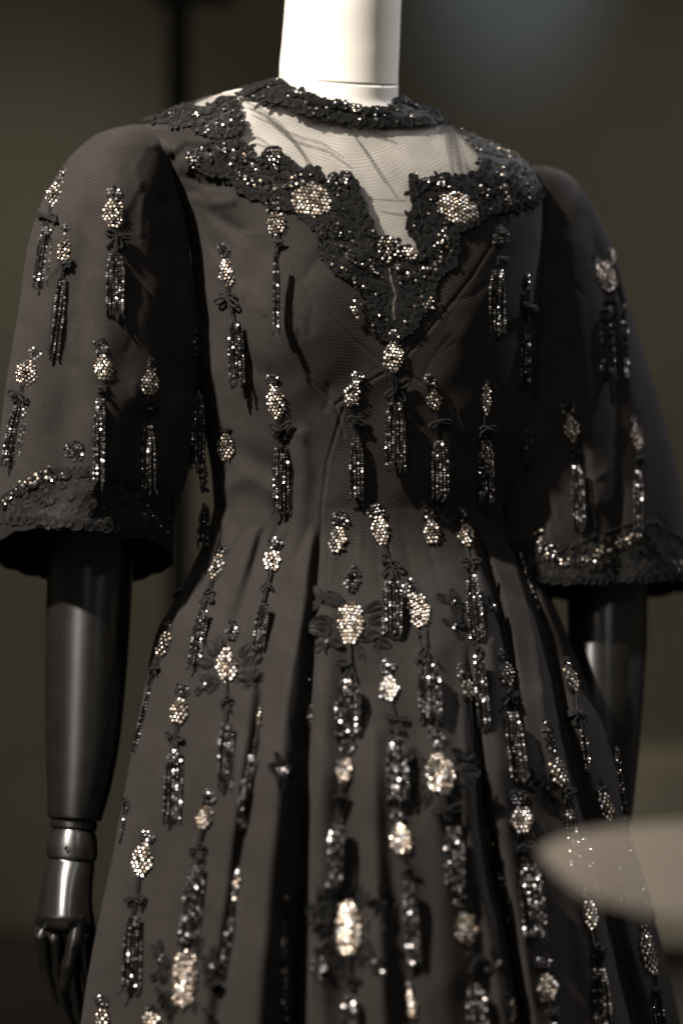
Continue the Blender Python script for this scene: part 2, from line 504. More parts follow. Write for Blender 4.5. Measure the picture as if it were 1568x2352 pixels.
VALLEYS = [  # y keys, x, left width, right width, depth, crest
    ([1185, 1300, 1400, 1500, 1640, 1800, 2000, 2200, 2352, 3280], [738, 730, 724, 717, 708, 703, 698, 693, 684, 640],
     [8, 14, 17, 22, 30, 36, 44, 50, 54, 80], [5, 6, 7, 8, 9, 11, 13, 15, 18, 30], [.0, .010, .015, .021, .029, .037, .046, .052, .054, .07], [.0, .008, .012, .017, .022, .026, .030, .032, .032, .04]),
    ([1190, 1215, 1328, 1461, 1560, 1700, 2000, 2352, 3280], [1080, 1089, 1129, 1160, 1176, 1190, 1215, 1240, 1290],
     [6, 8, 14, 18, 18, 16, 16, 16, 30], [6, 8, 10, 12, 14, 16, 20, 20, 30], [.0, .010, .022, .024, .018, .008, .0, .0, .01], [0, .004, .008, .008, .006, .0, 0, 0, 0]),
    ([1200, 1240, 1334, 1461, 1634, 1736, 1900, 2064, 2207, 2352, 3280], [1140, 1164, 1210, 1250, 1282, 1306, 1346, 1386, 1418, 1454, 1620],
     [5, 7, 9, 12, 18, 18, 14, 16, 18, 22, 40], [6, 8, 12, 16, 22, 24, 30, 28, 30, 34, 50], [0, .010, .020, .028, .038, .038, .03, .042, .046, .05, .07], [0, .002, .003, .004, .005, .005, .005, .006, .006, .006, .02]),
    ([1480, 1600, 1700, 1839, 2024, 2124, 2352, 3280], [1072, 1088, 1098, 1112, 1142, 1166, 1204, 1300],
     [10, 14, 16, 20, 24, 22, 24, 40], [8, 8, 9, 10, 12, 12, 14, 24], [0, .012, .02, .03, .042, .046, .05, .06], [0, .006, .008, .01, .014, .014, .016, .02]),
    ([1480, 1640, 1760, 1950, 2200, 2352, 3280], [606, 598, 582, 556, 522, 502, 430],
     [12, 14, 16, 18, 20, 22, 40], [8, 10, 12, 14, 16, 18, 30], [0, .008, .010, .013, .015, .016, .02], [0, .004, .005, .006, .008, .008, .01]),
    ([1700, 1900, 2100, 2352, 3280], [868, 884, 912, 946, 1040], [20, 26, 30, 34, 60], [16, 20, 24, 26, 40], [0, .004, .007, .010, .02], [0, .002, .004, .005, .01]),
    ([1215, 1300, 1400, 1500, 3280], [604, 584, 556, 530, 430], [8, 14, 20, 20, 20], [8, 12, 16, 16, 20], [.003, .008, .006, 0, 0], [.002, .004, .003, 0, 0]),
    ([1190, 1260, 1340, 1450, 3280], [530, 505, 470, 430, 300], [8, 12, 14, 14, 20], [8, 10, 12, 12, 20], [.002, .008, .008, 0, 0], [.002, .003, .003, 0, 0]),
    ([1900, 2050, 2200, 2352, 3280], [380, 372, 360, 350, 300], [26, 30, 34, 38, 40], [18, 22, 26, 30, 40], [0, .006, .010, .012, .02], [0, .003, .005, .006, .02]),
]

CR = random.Random(11)
GATHERS = []
for k in range(20):
    x0_ = 500 + 32 * k + CR.uniform(-12, 12)
    sp_ = (x0_ - 830) * CR.uniform(.25, .5)
    GATHERS.append(([(x0_, 1168), (x0_ + sp_ * .3, 1215), (x0_ + sp_, CR.uniform(1270, 1360))], CR.choice((-1, 1)) * CR.uniform(.0010, .0022), CR.uniform(6, 10)))
ROLLS = [([(760, 1420), (748, 1700), (742, 2000), (738, 2400)], .009, 30), ([(858, 1700), (866, 1950), (878, 2400)], .011, 24), ([(1000, 1500), (1012, 1900), (1030, 2400)], .008, 38),
         ([(480, 1400), (430, 1800), (385, 2100), (350, 2400)], .008, 40), ([(1122, 1480), (1150, 1800), (1190, 2100), (1225, 2400)], .009, 22), ([(560, 1600), (530, 2000), (500, 2400)], .006, 24),
         ([(1250, 1600), (1300, 1900), (1330, 2100), (1370, 2400)], .008, 26), ([(300, 1900), (262, 2150), (235, 2400)], .006, 24)]
def creases(n, x0, x1, y0, y1, amp, lean):
    r = []
    for _ in range(n):
        x, y, a, L = CR.uniform(x0, x1), CR.uniform(y0, y1), lean + CR.gauss(0, .45), CR.uniform(40, 130)
        b = a + CR.gauss(0, .35)
        r.append(([(x, y), (x + math.sin(a) * L * .5, y + math.cos(a) * L * .5), (x + math.sin(a) * L * .5 + math.sin(b) * L * .5, y + math.cos(a) * L * .5 + math.cos(b) * L * .5)],
                  CR.choice((-1, 1)) * CR.uniform(.4, 1) * amp, CR.uniform(5, 11)))
    return r
WRINK += creases(26, 460, 760, 480, 1100, .0009, .3) + creases(12, 900, 1150, 640, 1120, .0006, -.3)
CREASE_L = creases(34, 10, 400, 340, 1180, .0014, -.1)
CREASE_R = creases(26, 1210, 1560, 430, 1280, .0014, .1)

def skirt_disp(x, y):
    d = np.zeros_like(x)
    for ky, kx, kl, kr, ka, kc in VALLEYS:
        xv = pchip(ky, kx, y); wl = np.interp(y, ky, kl); wr = np.interp(y, ky, kr)
        a = np.interp(y, ky, ka, left=0); c = np.interp(y, ky, kc, left=0)
        u = x - xv
        d -= a * np.where(u < 0, np.exp(-(u / wl) ** 2), np.exp(-(u / wr) ** 2))
        d += c * np.exp(-((u + 1.75 * wl) / (1.1 * wl)) ** 2)
    g = np.clip((y - 1230) / 500, 0, 1)
    for p, a, w in ROLLS:
        d += a * np.exp(-(seg_dist(x, y, p) / w) ** 2)
    d += g * 0.004 * np.sin(x / 58 + y / 700 + 0.8) + g * 0.002 * np.sin(x / 27 - y / 310)
    d += 0.0015 * np.sin(x / 33 + np.sin(y / 60)) * np.sin(y / 71 + x / 110)
    for p, a, w in GATHERS:
        d += a * np.exp(-(seg_dist(x, y, p) / w) ** 2)
    e = np.clip((y - 1170) / 90, 0, 1)
    e = e * e * (3 - 2 * e)
    return d * e + cloth_disp(x, np.minimum(y, 1168)) * (1 - e)

def sleeve_l_disp(x, y):
    d = -0.012 * np.exp(-(seg_dist(x, y, [(372, 470), (395, 640), (392, 900)]) / 22) ** 2)
    d += -0.006 * np.exp(-(seg_dist(x, y, [(212, 500), (175, 760), (130, 1150)]) / 36) ** 2)
    d += 0.006 * np.exp(-(seg_dist(x, y, [(250, 480), (235, 800), (215, 1120)]) / 40) ** 2)
    d += 0.004 * np.exp(-(seg_dist(x, y, [(120, 560), (85, 800), (60, 1100)]) / 30) ** 2)
    d += 0.002 * np.exp(-(seg_dist(x, y, [(215, 350), (280, 330), (350, 335)]) / 12) ** 2)
    d -= 0.012 * np.exp(-(seg_dist(x, y, [(330, 960), (300, 1080), (290, 1230)]) / 30) ** 2)
    d += 0.001 * np.sin(x / 27 + y / 60) * np.sin(y / 43)
    for p, a, w in CREASE_L:
        d += a * np.exp(-(seg_dist(x, y, p) / w) ** 2)
    return d

def sleeve_r_disp(x, y):
    d = -0.006 * np.exp(-(seg_dist(x, y, [(1350, 500), (1410, 800), (1420, 1100), (1415, 1320)]) / 20) ** 2)
    d += 0.005 * np.exp(-(seg_dist(x, y, [(1300, 560), (1340, 850), (1365, 1150)]) / 26) ** 2)
    d += 0.004 * np.exp(-(seg_dist(x, y, [(1440, 800), (1470, 1000), (1480, 1250)]) / 22) ** 2)
    d += -0.006 * np.exp(-(seg_dist(x, y, [(1300, 950), (1345, 1100), (1350, 1220)]) / 12) ** 2)
    d += 0.001 * np.sin(x / 23 + y / 50) * np.sin(y / 41)
    for p, a, w in CREASE_R:
        d += a * np.exp(-(seg_dist(x, y, p) / w) ** 2)
    return d

# ------------------------------------------------------------------ mannequin
man = thing("mannequin", "display mannequin with bright white neck and dark jointed arms, inside the black gown", "mannequin", (0, 0.06, 0))

def ring_mesh(name, rows, ys, nt, mat, parent, cap=True, disp=None, **kw):
    ys = np.asarray(ys, float)
    ts = np.linspace(0, 2 * math.pi, nt, endpoint=False)
    x, y, dep, s = loft(rows, ys, ts, disp, **kw)
    v = P(x, y, dep).reshape(-1, 3)
    f = quads(len(ys), nt).tolist()
    if cap:
        f.append(list(range(nt))[::1])
        f.append([(len(ys) - 1) * nt + k for k in range(nt)][::-1])
    return sub(mesh(name, v, f, mat), parent)

NECK = [(-260, 668, 936, .030, .064, 0, 0), (0, 655, 921, .030, .063, 0, 0), (100, 648, 917, .031, .062, -3, 8), (176, 642, 914, .031, .062, -7, 12), (184, 642, 914, .031, .062, -8, 12)]
ring_mesh("neck", NECK, np.linspace(-260, 184, 60), 96, M_PLA, man)
NECKB = [(183.4, 641.6, 914.4, .031, .0621, -8, 12), (215, 640, 914, .031, .0625, -6, 8), (260, 622, 930, .032, .066, 0, 0)]
ring_mesh("neck_base", NECKB, np.linspace(183.4, 260, 14), 96, M_PLA, man)
ring_mesh("torso", TORSO, np.concatenate([np.linspace(196, 320, 60), np.linspace(326, 1160, 100)]), 160, M_PLA, man, disp=torso_disp, skew=SKEW, shrink=0.008)

ARM_L = [(1080, 112, 312, .02, .048, 0, 0), (1340, 108, 305, .02, .048, 0, 0), (1450, 105, 299, .02, .047, 0, 0), (1600, 104, 287, .02, .044, 0, 0), (1700, 105, 276, .02, .041, 0, 0),
         (1800, 108, 257, .02, .037, 1, 2), (1876, 111, 235, .02, .031, 2, 4), (1882, 113, 233, .02, .030, 2, 4)]
ARM_R = [(1200, 1302, 1488, .150, .045, 0, 0), (1350, 1300, 1486, .146, .045, 0, 0), (1450, 1302, 1486, .130, .045, 0, 0), (1550, 1305, 1481, .118, .043, 0, 0), (1636, 1310, 1475, .112, .041, 0, 0),
         (1746, 1318, 1465, .112, .037, 1, 1), (1880, 1328, 1450, .112, .031, 2, 2), (1894, 1330, 1448, .112, .030, 2, 2)]
fore_l = ring_mesh("forearm", ARM_L, np.concatenate([np.linspace(1080, 1874, 60), [1877, 1880, 1882]]), 72, M_LAC, man)
fore_r = ring_mesh("forearm", ARM_R, np.concatenate([np.linspace(1200, 1888, 50), [1890, 1892, 1894]]), 72, M_LAC, man)

def R5(y, l, r, hd, tilt=2, slope=4, dep=.02):
    return (y, l, r, dep, hd, tilt, slope)
RING = [R5(1883, 122, 222, .025), (1885, 117, 224, .02, .0265, 2, 4), R5(1902, 117, 223, .0265), R5(1905, 120, 221, .025)]
wr = ring_mesh("wrist_ring", RING, [1883, 1884, 1885, 1890, 1896, 1900, 1902, 1904, 1905], 64, M_LAC, man)
BALL = [R5(1906, 124, 218, .023), R5(1912, 119, 221, .025), R5(1928, 110, 224, .0285), R5(1946, 106, 225, .030), R5(1962, 107, 224, .029), R5(1972, 110, 221, .0275), R5(1975, 114, 217, .026)]
wb = ring_mesh("wrist_ball", BALL, np.linspace(1906, 1975, 22), 64, M_POL, man)
# screw hole in the wrist joint
def disc_at(name, x, y, dep, r, depth, mat, parent, n=16):
    c = P(x, y, dep)
    a = np.linspace(0, 2 * math.pi, n, endpoint=False)
    v = [c + np.array([math.cos(t) * r, 0, math.sin(t) * r]) for t in a] + [c + np.array([math.cos(t) * r * .62, depth, math.sin(t) * r * .62]) for t in a]
    f = [[k, (k + 1) % n, n + (k + 1) % n, n + k] for k in range(n)] + [[n + k for k in range(n)][::-1]]
    return sub(mesh(name, v, f, mat, smooth=False), parent)
disc_at("joint_screw", 154, 1949, .02 - .0302, .0028, .0008, M_POST, wb)
disc_at("joint_screw", 219, 1935, .012, .0026, .0008, M_STEEL, wb)

HAND = [R5(1976, 112, 218, .025, 0, 3), R5(1995, 106, 217, .029, 0, 3), R5(2030, 97, 214, .038, 0, 3), R5(2060, 91, 213, .045, 0, 3), R5(2090, 85, 215, .051, 0, 4),
        R5(2108, 81, 218, .053, 0, 6), R5(2118, 80, 219, .046, 0, 8), R5(2140, 79, 218, .026, 0, 8, .026), R5(2160, 84, 216, .012, 0, 8, .03)]
hand = ring_mesh("hand", HAND, np.linspace(1976, 2160, 40), 64, M_POL, man)

def tube_chain(name, pts, rad, mat, parent, n=14, knuckle=0.0, sub_n=6):
    """a tapering finger: centre line (x, y, depth) in photo units, radius in metres, thickened at the joints"""
    p = np.array([P(*q) for q in pts])
    cen, rr = [], []
    for i in range(len(p) - 1):
        for k in range(sub_n):
            t = k / sub_n
            cen.append(p[i] * (1 - t) + p[i + 1] * t)
            base = rad[i] * (1 - t) + rad[i + 1] * t
            rr.append(base * (1 + knuckle * (abs(t - 0.5) * 2) ** 6 - knuckle * .5 * (1 - (abs(t - .5) * 2) ** 4)))
    cen.append(p[-1]); rr.append(rad[-1])
    # round the tip
    d = p[-1] - p[-2]; d /= np.linalg.norm(d)
    for t in (0.5, 0.8, 0.97):
        cen.append(p[-1] + d * rad[-1] * t); rr.append(rad[-1] * math.sqrt(1 - t * t))
    cen = np.array(cen)
    v, f = [], []
    for i in range(len(cen)):
        a = cen[min(i + 1, len(cen) - 1)] - cen[max(i - 1, 0)]
        a /= np.linalg.norm(a)
        u = np.cross(a, [0, 1, 0.01]); u /= np.linalg.norm(u)
        w = np.cross(a, u)
        for k in range(n):
            t = 2 * math.pi * k / n
            v.append(cen[i] + rr[i] * (math.cos(t) * u + math.sin(t) * w))
    for i in range(len(cen) - 1):
        for k in range(n):
            f.append([i * n + k, i * n + (k + 1) % n, (i + 1) * n + (k + 1) % n, (i + 1) * n + k])
    f.append(list(range(n))[::-1]); f.append([(len(cen) - 1) * n + k for k in range(n)])
    return sub(mesh(name, v, f, mat), parent)

FINGERS = [
    ("finger", [(98, 2136, .004), (106, 2214, .040), (130, 2292, .074), (150, 2330, .096)], [.0094, .0086, .0074, .0062]),
    ("finger", [(129, 2140, .000), (134, 2226, .044), (150, 2312, .078), (168, 2356, .104)], [.0096, .0090, .0078, .0064]),
    ("finger", [(161, 2140, .000), (168, 2226, .044), (180, 2316, .076), (192, 2362, .100)], [.0094, .0088, .0076, .0062]),
    ("finger", [(193, 2138, .006), (200, 2212, .044), (208, 2284, .070), (214, 2322, .090)], [.0086, .0080, .0068, .0056]),
    ("thumb", [(182, 2100, -.016), (174, 2158, -.020), (158, 2218, -.006), (150, 2262, .010)], [.0090, .0094, .0082, .0066])]
for n, pts, rad in FINGERS:
    tube_chain(n, pts, rad, M_LAC, hand, knuckle=0.10)

# the other hand: same pieces, hung from the other forearm
shift = Vector(P(1334, 1894, .112)) - Vector(P(118, 1882, .02)) + Vector((0, 0, 0))
for src in (wr, wb, hand):
    c = src.copy(); COL.objects.link(c); c.location = c.location + shift
    c.scale = (0.98, 1, 1)
    c.scale = (1, 1, 1)
    for ch in src.children:
        d = ch.copy(); COL.objects.link(d); d.parent = c

# ------------------------------------------------------------------ the gown: cloth
gown = thing("evening_gown", "black twill evening gown with jewelled tassels, lace neckline and wide elbow sleeves", "gown", (0, 0.06, 0))
BV, BF = [], []                       # everything that ornaments may be sewn to

def register(v, f):
    off = sum(len(a) for a in BV)
    BV.append(np.asarray(v)); BF.append(np.asarray(f) + off)

# outlines on the chest (photo units)
COL_TOP = [(430, 238), (470, 222), (520, 214), (554, 207), (584, 194), (608, 182), (641, 180), (656, 187), (662, 200), (692, 209), (725, 217), (734, 229), (770, 231), (812, 241),
           (841, 249), (880, 246), (904, 242), (905, 226), (925, 222), (961, 234), (1012, 249), (1060, 274), (1110, 302), (1140, 318), (1180, 346), (1215, 372), (1240, 392)]
COL_BOT = [(542, 226), (572, 222), (587, 229), (614, 238), (647, 245), (662, 248), (683, 262), (722, 271), (783, 283), (856, 292), (928, 292), (982, 290), (1018, 280)]
LOW_TOP = [(542, 226), (546, 256), (556, 276), (559, 292), (554, 306), (542, 319), (560, 326), (575, 336), (586, 350), (594, 364), (605, 352), (616, 342), (629, 340), (641, 346), (650, 361), (664, 364), (677, 374),
           (688, 388), (699, 394), (710, 386), (722, 382), (733, 388), (744, 402), (752, 415), (756, 402), (764, 396), (773, 402), (785, 406), (792, 395), (802, 396), (812, 408), (820, 425), (824, 445), (834, 462),
           (838, 480), (847, 500), (852, 518), (862, 535), (872, 546), (886, 541), (900, 545), (912, 556), (919, 565), (935, 568), (950, 574), (961, 584),
           (952, 560), (938, 535), (931, 512), (934, 496), (948, 484), (941, 462), (938, 440), (940, 412), (944, 401), (952, 401), (960, 414), (968, 418), (978, 408), (990, 406), (1000, 406), (1008, 399), (1020, 397), (1039, 406),
           (1054, 402), (1069, 400), (1096, 391), (1102, 372), (1086, 345), (1068, 312), (1050, 292), (1030, 276)]
LOW_BOT = [(436, 380), (470, 400), (524, 409), (548, 436), (572, 451), (602, 458), (641, 457), (653, 482), (671, 481), (707, 517), (728, 534), (737, 577), (742, 594), (772, 630), (838, 672),
           (853, 757), (877, 782), (903, 790), (925, 777), (949, 756), (967, 729), (991, 684), (1000, 645), (1042, 606), (1051, 578), (1052, 530), (1099, 514), (1114, 496), (1174, 484), (1236, 470), (1252, 440)]
COLLAR_POLY = COL_TOP[3:21] + [(1030, 276)] + COL_BOT[::-1]
LEFT_LOBE = [(310, 272), (330, 262), (360, 258), (400, 240), (440, 236), (452, 246), (472, 250), (488, 238), (506, 222), (542, 224), (548, 260), (560, 288), (552, 308), (530, 317), (497, 319), (458, 310), (437, 293), (392, 287), (345, 284)]
LOW_POLY = [(437, 352), (455, 337), (500, 322), (542, 319)] + LOW_TOP[6:44]
LOW_POLY = LOW_POLY + LOW_TOP[44:] + [(1060, 274), (1110, 302), (1180, 346), (1250, 400)] + LOW_BOT[::-1]
SLIT = [(893, 610), (897, 640), (905, 668), (909, 680), (902, 700), (906, 735)]
OPENING = [(438, 240), (452, 252), (480, 262), (530, 290), (520, 312), (470, 340), (560, 372), (600, 400), (640, 400), (690, 425), (740, 435), (800, 440), (815, 480), (830, 520), (850, 565), (880, 600), (887, 640), (896, 690), (899, 738), (914, 739),
           (917, 680), (908, 640), (935, 612), (985, 600), (965, 540), (952, 510), (968, 470), (965, 440), (1010, 440), (1060, 435), (1120, 420), (1125, 380), (1095, 330), (1060, 284), (1015, 240), (925, 205), (700, 170), (560, 180), (470, 200)]
SLIT = [(893, 610), (897, 640), (905, 668), (909, 680), (902, 700), (906, 735)]

HEM_L = [(-6, 1150), (60, 1108), (118, 1082), (175, 1076), (260, 1092), (340, 1110), (392, 1120), (394, 1200), (300, 1226), (200, 1212), (60, 1196), (-6, 1200)]
HEM_R = [(1234, 1240), (1262, 1250), (1300, 1262), (1380, 1226), (1440, 1205), (1500, 1200), (1568, 1240), (1574, 1320), (1480, 1336), (1380, 1338), (1250, 1334), (1236, 1320)]
tsF = angles(520, 64)
ysT = np.arange(184, 1172, 3.5)
tx, ty, td, tsn = loft(TORSO, ysT, tsF, cloth_disp, skew=SKEW)
tv = P(tx, ty, td).reshape(-1, 3)
tq = quads(len(ysT), len(tsF))
fx, fy, fs = tx.ravel()[tq].mean(1), ty.ravel()[tq].mean(1), tsn.ravel()[tq].mean(1)
ytop = np.interp(fx, col(COL_TOP, 0), col(COL_TOP, 1), left=190, right=190)
above = np.where(fs > -0.02, fy < ytop - 1, fy < 206)
opening = in_poly(fx, fy, OPENING) & (fs > -0.05)
wv = weave_attr(tx, ty)

def cloth(name, v, q, mask, mat, thick, w=wv, off=0.0, extra=None):
    v2, f2, w2 = compact(v, q[mask], w)
    o = sub(mesh(name, v2, f2, mat, attrs={"weave": ('FLOAT_VECTOR', 'POINT', w2)}), gown)
    if thick:
        m = o.modifiers.new("thickness", 'SOLIDIFY')
        m.thickness, m.offset = thick, -1.0
    return o, v2, f2

bod, v_, f_ = cloth("bodice", tv, tq, ~above & ~opening, M_FAB, 0.0)
sheer = ~above & in_poly(fx, fy, OPENING) & (fs > -0.05)
yoke, v2_, f2_ = cloth("tulle_yoke", tv, tq, sheer, M_TUL, 0.0)
register(tv, tq[~above])
skin = BVHTree.FromPolygons([Vector(p) for p in tv], tq[~above].tolist())

# skirt
ysS = np.concatenate([np.arange(1167.5, 2420, 5.0), np.arange(2420, 3285, 30.0)])
tsS = angles(620, 80)
sx, sy, sd, ssn = loft(SKIRT, ysS, tsS, skirt_disp, skew=SKEW)
sv = P(sx, sy, sd).reshape(-1, 3)
sq = quads(len(ysS), len(tsS))
skirt, _, _ = cloth("skirt", sv, sq, np.ones(len(sq), bool), M_FAB, 0.0, w=weave_attr(sx, sy))
register(sv, sq)

def sleeve(rows, disp, skew, hem_top, nt=(300, 120)):
    y0, y1 = rows[0][0], rows[-1][0]
    ys = np.concatenate([np.linspace(y0, y0 + 60, 34), np.arange(y0 + 64, y1, 4.0), [y1]])
    ts = angles(*nt)
    x, y, dep, s = loft(rows, ys, ts, disp, skew=skew)
    y = y + np.where(ys[:, None] > y1 - 40, 1, 0) * 0
    # an uneven, gently scalloped hem
    e = np.clip((ys - (y1 - 60)) / 60, 0, 1)[:, None]
    y = y + e * (5.0 * np.abs(np.sin(ts * 9.0)) + 4 * np.sin(ts * 4 + 1))[None]
    v = P(x, y, dep).reshape(-1, 3)
    q = quads(len(ys), len(ts))
    nt_ = len(ts)
    o, _, _ = cloth("sleeve", np.concatenate([v]), q, np.ones(len(q), bool), M_FAB, 0.0018, w=weave_attr(x, y))
    register(v, q)
    o.data.materials.append(M_THR)                  # the hem is dark net under the threadwork
    cx_, cy_ = x.ravel()[q].mean(1), y.ravel()[q].mean(1)
    line = np.interp(cx_, col(hem_top, 0), col(hem_top, 1))
    o.data.polygons.foreach_set("material_index", (cy_ > line).astype(np.int32))
    return o
slv_l = sleeve(SLEEVE_L, sleeve_l_disp, 0.10, HEM_L[:7])
slv_r = sleeve(SLEEVE_R, sleeve_r_disp, 0.50, HEM_R[:7])

ALLV = np.concatenate(BV)
BVH = BVHTree.FromPolygons([Vector(p) for p in ALLV], np.concatenate(BF).tolist())
EYE = Vector((0, -D0, H))

def hit(x, y, tree=None):
    p = Vector(P(x, y, 0.0).tolist())
    d = (p - EYE).normalized()
    loc, n, _, dist_ = (tree or BVH).ray_cast(EYE, d)
    if loc is None:
        return None
    if n.dot(d) > 0:
        n = -n
    return loc, n

def hit_near(x, y, cx, cy, tree=None):
    for t in (0, 0.15, 0.3, 0.5, 0.75, 1.0):
        h = hit(x + (cx - x) * t, y + (cy - y) * t, tree)
        if h is not None:
            return h
    return Vector(P(x, y, 0).tolist()), Vector((0, -1, 0))

def frame(n, up=Vector((0, 0, 1))):
    z = n.normalized()
    xa = up.cross(z)
    if xa.length < 1e-4:
        xa = Vector((1, 0, 0))
    xa.normalize()
    return xa, z.cross(xa), z

# ------------------------------------------------------------------ ornament pieces
def gem_template():
    v, f = [], []
    for r, z in ((0.82, 0.0), (1.0, 0.10), (0.56, 0.42)):
        for k in range(8):
            a = math.pi / 8 + k * math.pi / 4
            v.append((r * math.cos(a), r * math.sin(a), z))
    for i in (0, 1):
        for k in range(8):
            f.append([i * 8 + k, i * 8 + (k + 1) % 8, (i + 1) * 8 + (k + 1) % 8, (i + 1) * 8 + k])
    f = [[q[0], q[1], q[2]] for q in f] + [[q[0], q[2], q[3]] for q in f]
    f += [[16, 16 + k, 16 + k + 1] for k in range(1, 7)]
    return np.array(v), np.array(f)
GEM_V, GEM_F = gem_template()

def bead_template():
    p = (1 + 5 ** .5) / 2
    v = np.array([(-1, p, 0), (1, p, 0), (-1, -p, 0), (1, -p, 0), (0, -1, p), (0, 1, p), (0, -1, -p), (0, 1, -p), (p, 0, -1), (p, 0, 1), (-p, 0, -1), (-p, 0, 1)], float)
    v /= np.linalg.norm(v[0])
    f = np.array([(0, 11, 5), (0, 5, 1), (0, 1, 7), (0, 7, 10), (0, 10, 11), (1, 5, 9), (5, 11, 4), (11, 10, 2), (10, 7, 6), (7, 1, 8),
                  (3, 9, 4), (3, 4, 2), (3, 2, 6), (3, 6, 8), (3, 8, 9), (4, 9, 5), (2, 4, 11), (6, 2, 10), (8, 6, 7), (9, 8, 1)])
    return v, f
BEAD_V, BEAD_F = bead_template()

def rand_rot(amount):
    ax = RNG.normal(size=3); ax /= np.linalg.norm(ax)
    return np.array(Matrix.Rotation(RNG.normal() * amount, 3, Vector(ax)))

class Bunch:
    """many small pieces collected into one mesh"""
    def __init__(self, tv, tf):
        self.tv, self.tf, self.v, self.f, self.r, self.n = tv, tf, [], [], [], 0
    def add(self, loc, axes, size, tilt=0.15):
        m = np.stack([np.array(a) for a in axes], 1)
        rot = rand_rot(tilt)
        s = np.asarray(size if np.ndim(size) else (size,) * 3)
        self.v.append((self.tv * s) @ rot.T @ m.T + np.array(loc))
        self.f.append(self.tf + self.n)
        self.r.append(np.full(len(self.tf), RNG.random()))
        self.n += len(self.tv)
    def build(self, name, mat, parent):
        if not self.v:
            return None
        o = sub(mesh(name, np.concatenate(self.v), np.concatenate(self.f), mat, smooth=False,
                     attrs={"rnd": ('FLOAT', 'FACE', np.concatenate(self.r))}), parent)
        o["kind"] = "stuff"
        return o

class Cords:
    """twisted cord: tubes with a ribbed surface"""
    def __init__(self):
        self.v, self.f, self.n = [], [], 0
    def tube(self, pts, r, rib=0.22, n=6, step=0.0016, closed=False, taper=False):
        p = np.array([np.array(q) for q in pts])
        L = np.concatenate([[0], np.cumsum(np.linalg.norm(np.diff(p, axis=0), axis=1))])
        m = max(4, int(L[-1] / step))
        t = np.linspace(0, L[-1], m)
        c = np.stack([np.interp(t, L, p[:, i]) for i in range(3)], 1)
        d = np.gradient(c, axis=0); d /= np.linalg.norm(d, axis=1)[:, None] + 1e-12
        ref = np.where(np.abs(d[:, 1:2]) > 0.9, [[1, 0, 0]], [[0, 1, 0]])
        u = np.cross(d, ref); u /= np.linalg.norm(u, axis=1)[:, None] + 1e-12
        w = np.cross(d, u)
        rr = r * (1 + rib * np.where(np.arange(m) % 2 == 0, 1, -1))
        if taper:
            rr = rr * np.linspace(1, 0.5, m)
        a = np.linspace(0, 2 * math.pi, n, endpoint=False)
        ring = c[:, None] + rr[:, None, None] * (np.cos(a)[None, :, None] * u[:, None] + np.sin(a)[None, :, None] * w[:, None])
        self.v.append(ring.reshape(-1, 3))
        self.f.append(quads(m, n) + self.n)
        self.n += m * n
    def build(self, name, mat, parent, stuff=False):
        if not self.v:
            return None
        o = sub(mesh(name, np.concatenate(self.v), np.concatenate(self.f), mat), parent)
        if stuff:
            o["kind"] = "stuff"
        return o

# a scalloped lace petal: a fan of thread ribs inside a corded rim, about 1 unit tall
def petal_mesh():
    c = Cords()
    rim = [(0.50 * math.sin(a) * (1.05 if abs(a) < 2.4 else .8), 0.0, 0.52 - 0.50 * math.cos(a)) for a in np.linspace(-2.75, 2.75, 26)]
    rim = [(x, -0.03, z) for x, _, z in rim]
    c.tube(rim, 0.05, 0.12, 4, 0.13)
    for k in np.linspace(-2.3, 2.3, 9):
        x1, z1 = 0.46 * math.sin(k), 0.52 - 0.46 * math.cos(k) * 1.0
        x1, z1 = 0.47 * math.sin(k), 0.54 + 0.42 * -math.cos(math.pi - abs(k)) if False else 0.52 - 0.46 * math.cos(k)
        c.tube([(0.0, 0.0, 0.16), (x1 * .55, -0.05, 0.16 + (z1 - .16) * .55), (x1, -0.02, z1)], 0.05, 0.12, 3, 0.17)
    v, f = np.concatenate(c.v), np.concatenate(c.f)
    n = len(v)
    back = np.array([(0.48 * math.sin(a), 0.03, 0.50 - 0.48 * math.cos(a)) for a in np.linspace(0, 2 * math.pi, 20, endpoint=False)])
    me = bpy.data.meshes.new("lace_petal")
    me.from_pydata(np.concatenate([v, back]).tolist(), [], f.tolist() + [[n + k for k in range(20)]])
    me.polygons.foreach_set("use_smooth", np.ones(len(me.polygons), bool))
    me.materials.append(M_THR)
    return me
PETAL = petal_mesh()
for v_ in PETAL.vertices:
    v_.co.y *= 0.6
PV = np.array([v.co[:] for v in PETAL.vertices])
PFq = [list(p.vertices) for p in PETAL.polygons]

def petal_matrix(x, y, ang, size, off=0.002, tree=None):
    """ang: direction the petal points, in the photo plane, 0 = up, clockwise"""
    h = hit(x, y, tree)
    if h is None:
        return None
    loc, n = h
    n = (n + Vector((0, -0.25, 0))).normalized()
    up = Vector((math.sin(ang), 0, math.cos(ang)))
    z = (up - n * up.dot(n)).normalized()
    yb = -n
    xa = yb.cross(z)
    s = size * KPX
    m = Matrix(((xa.x * s, yb.x * s, z.x * s, 0), (xa.y * s, yb.y * s, z.y * s, 0), (xa.z * s, yb.z * s, z.z * s, 0), (0, 0, 0, 1)))
    m.translation = loc + n * off
    return m

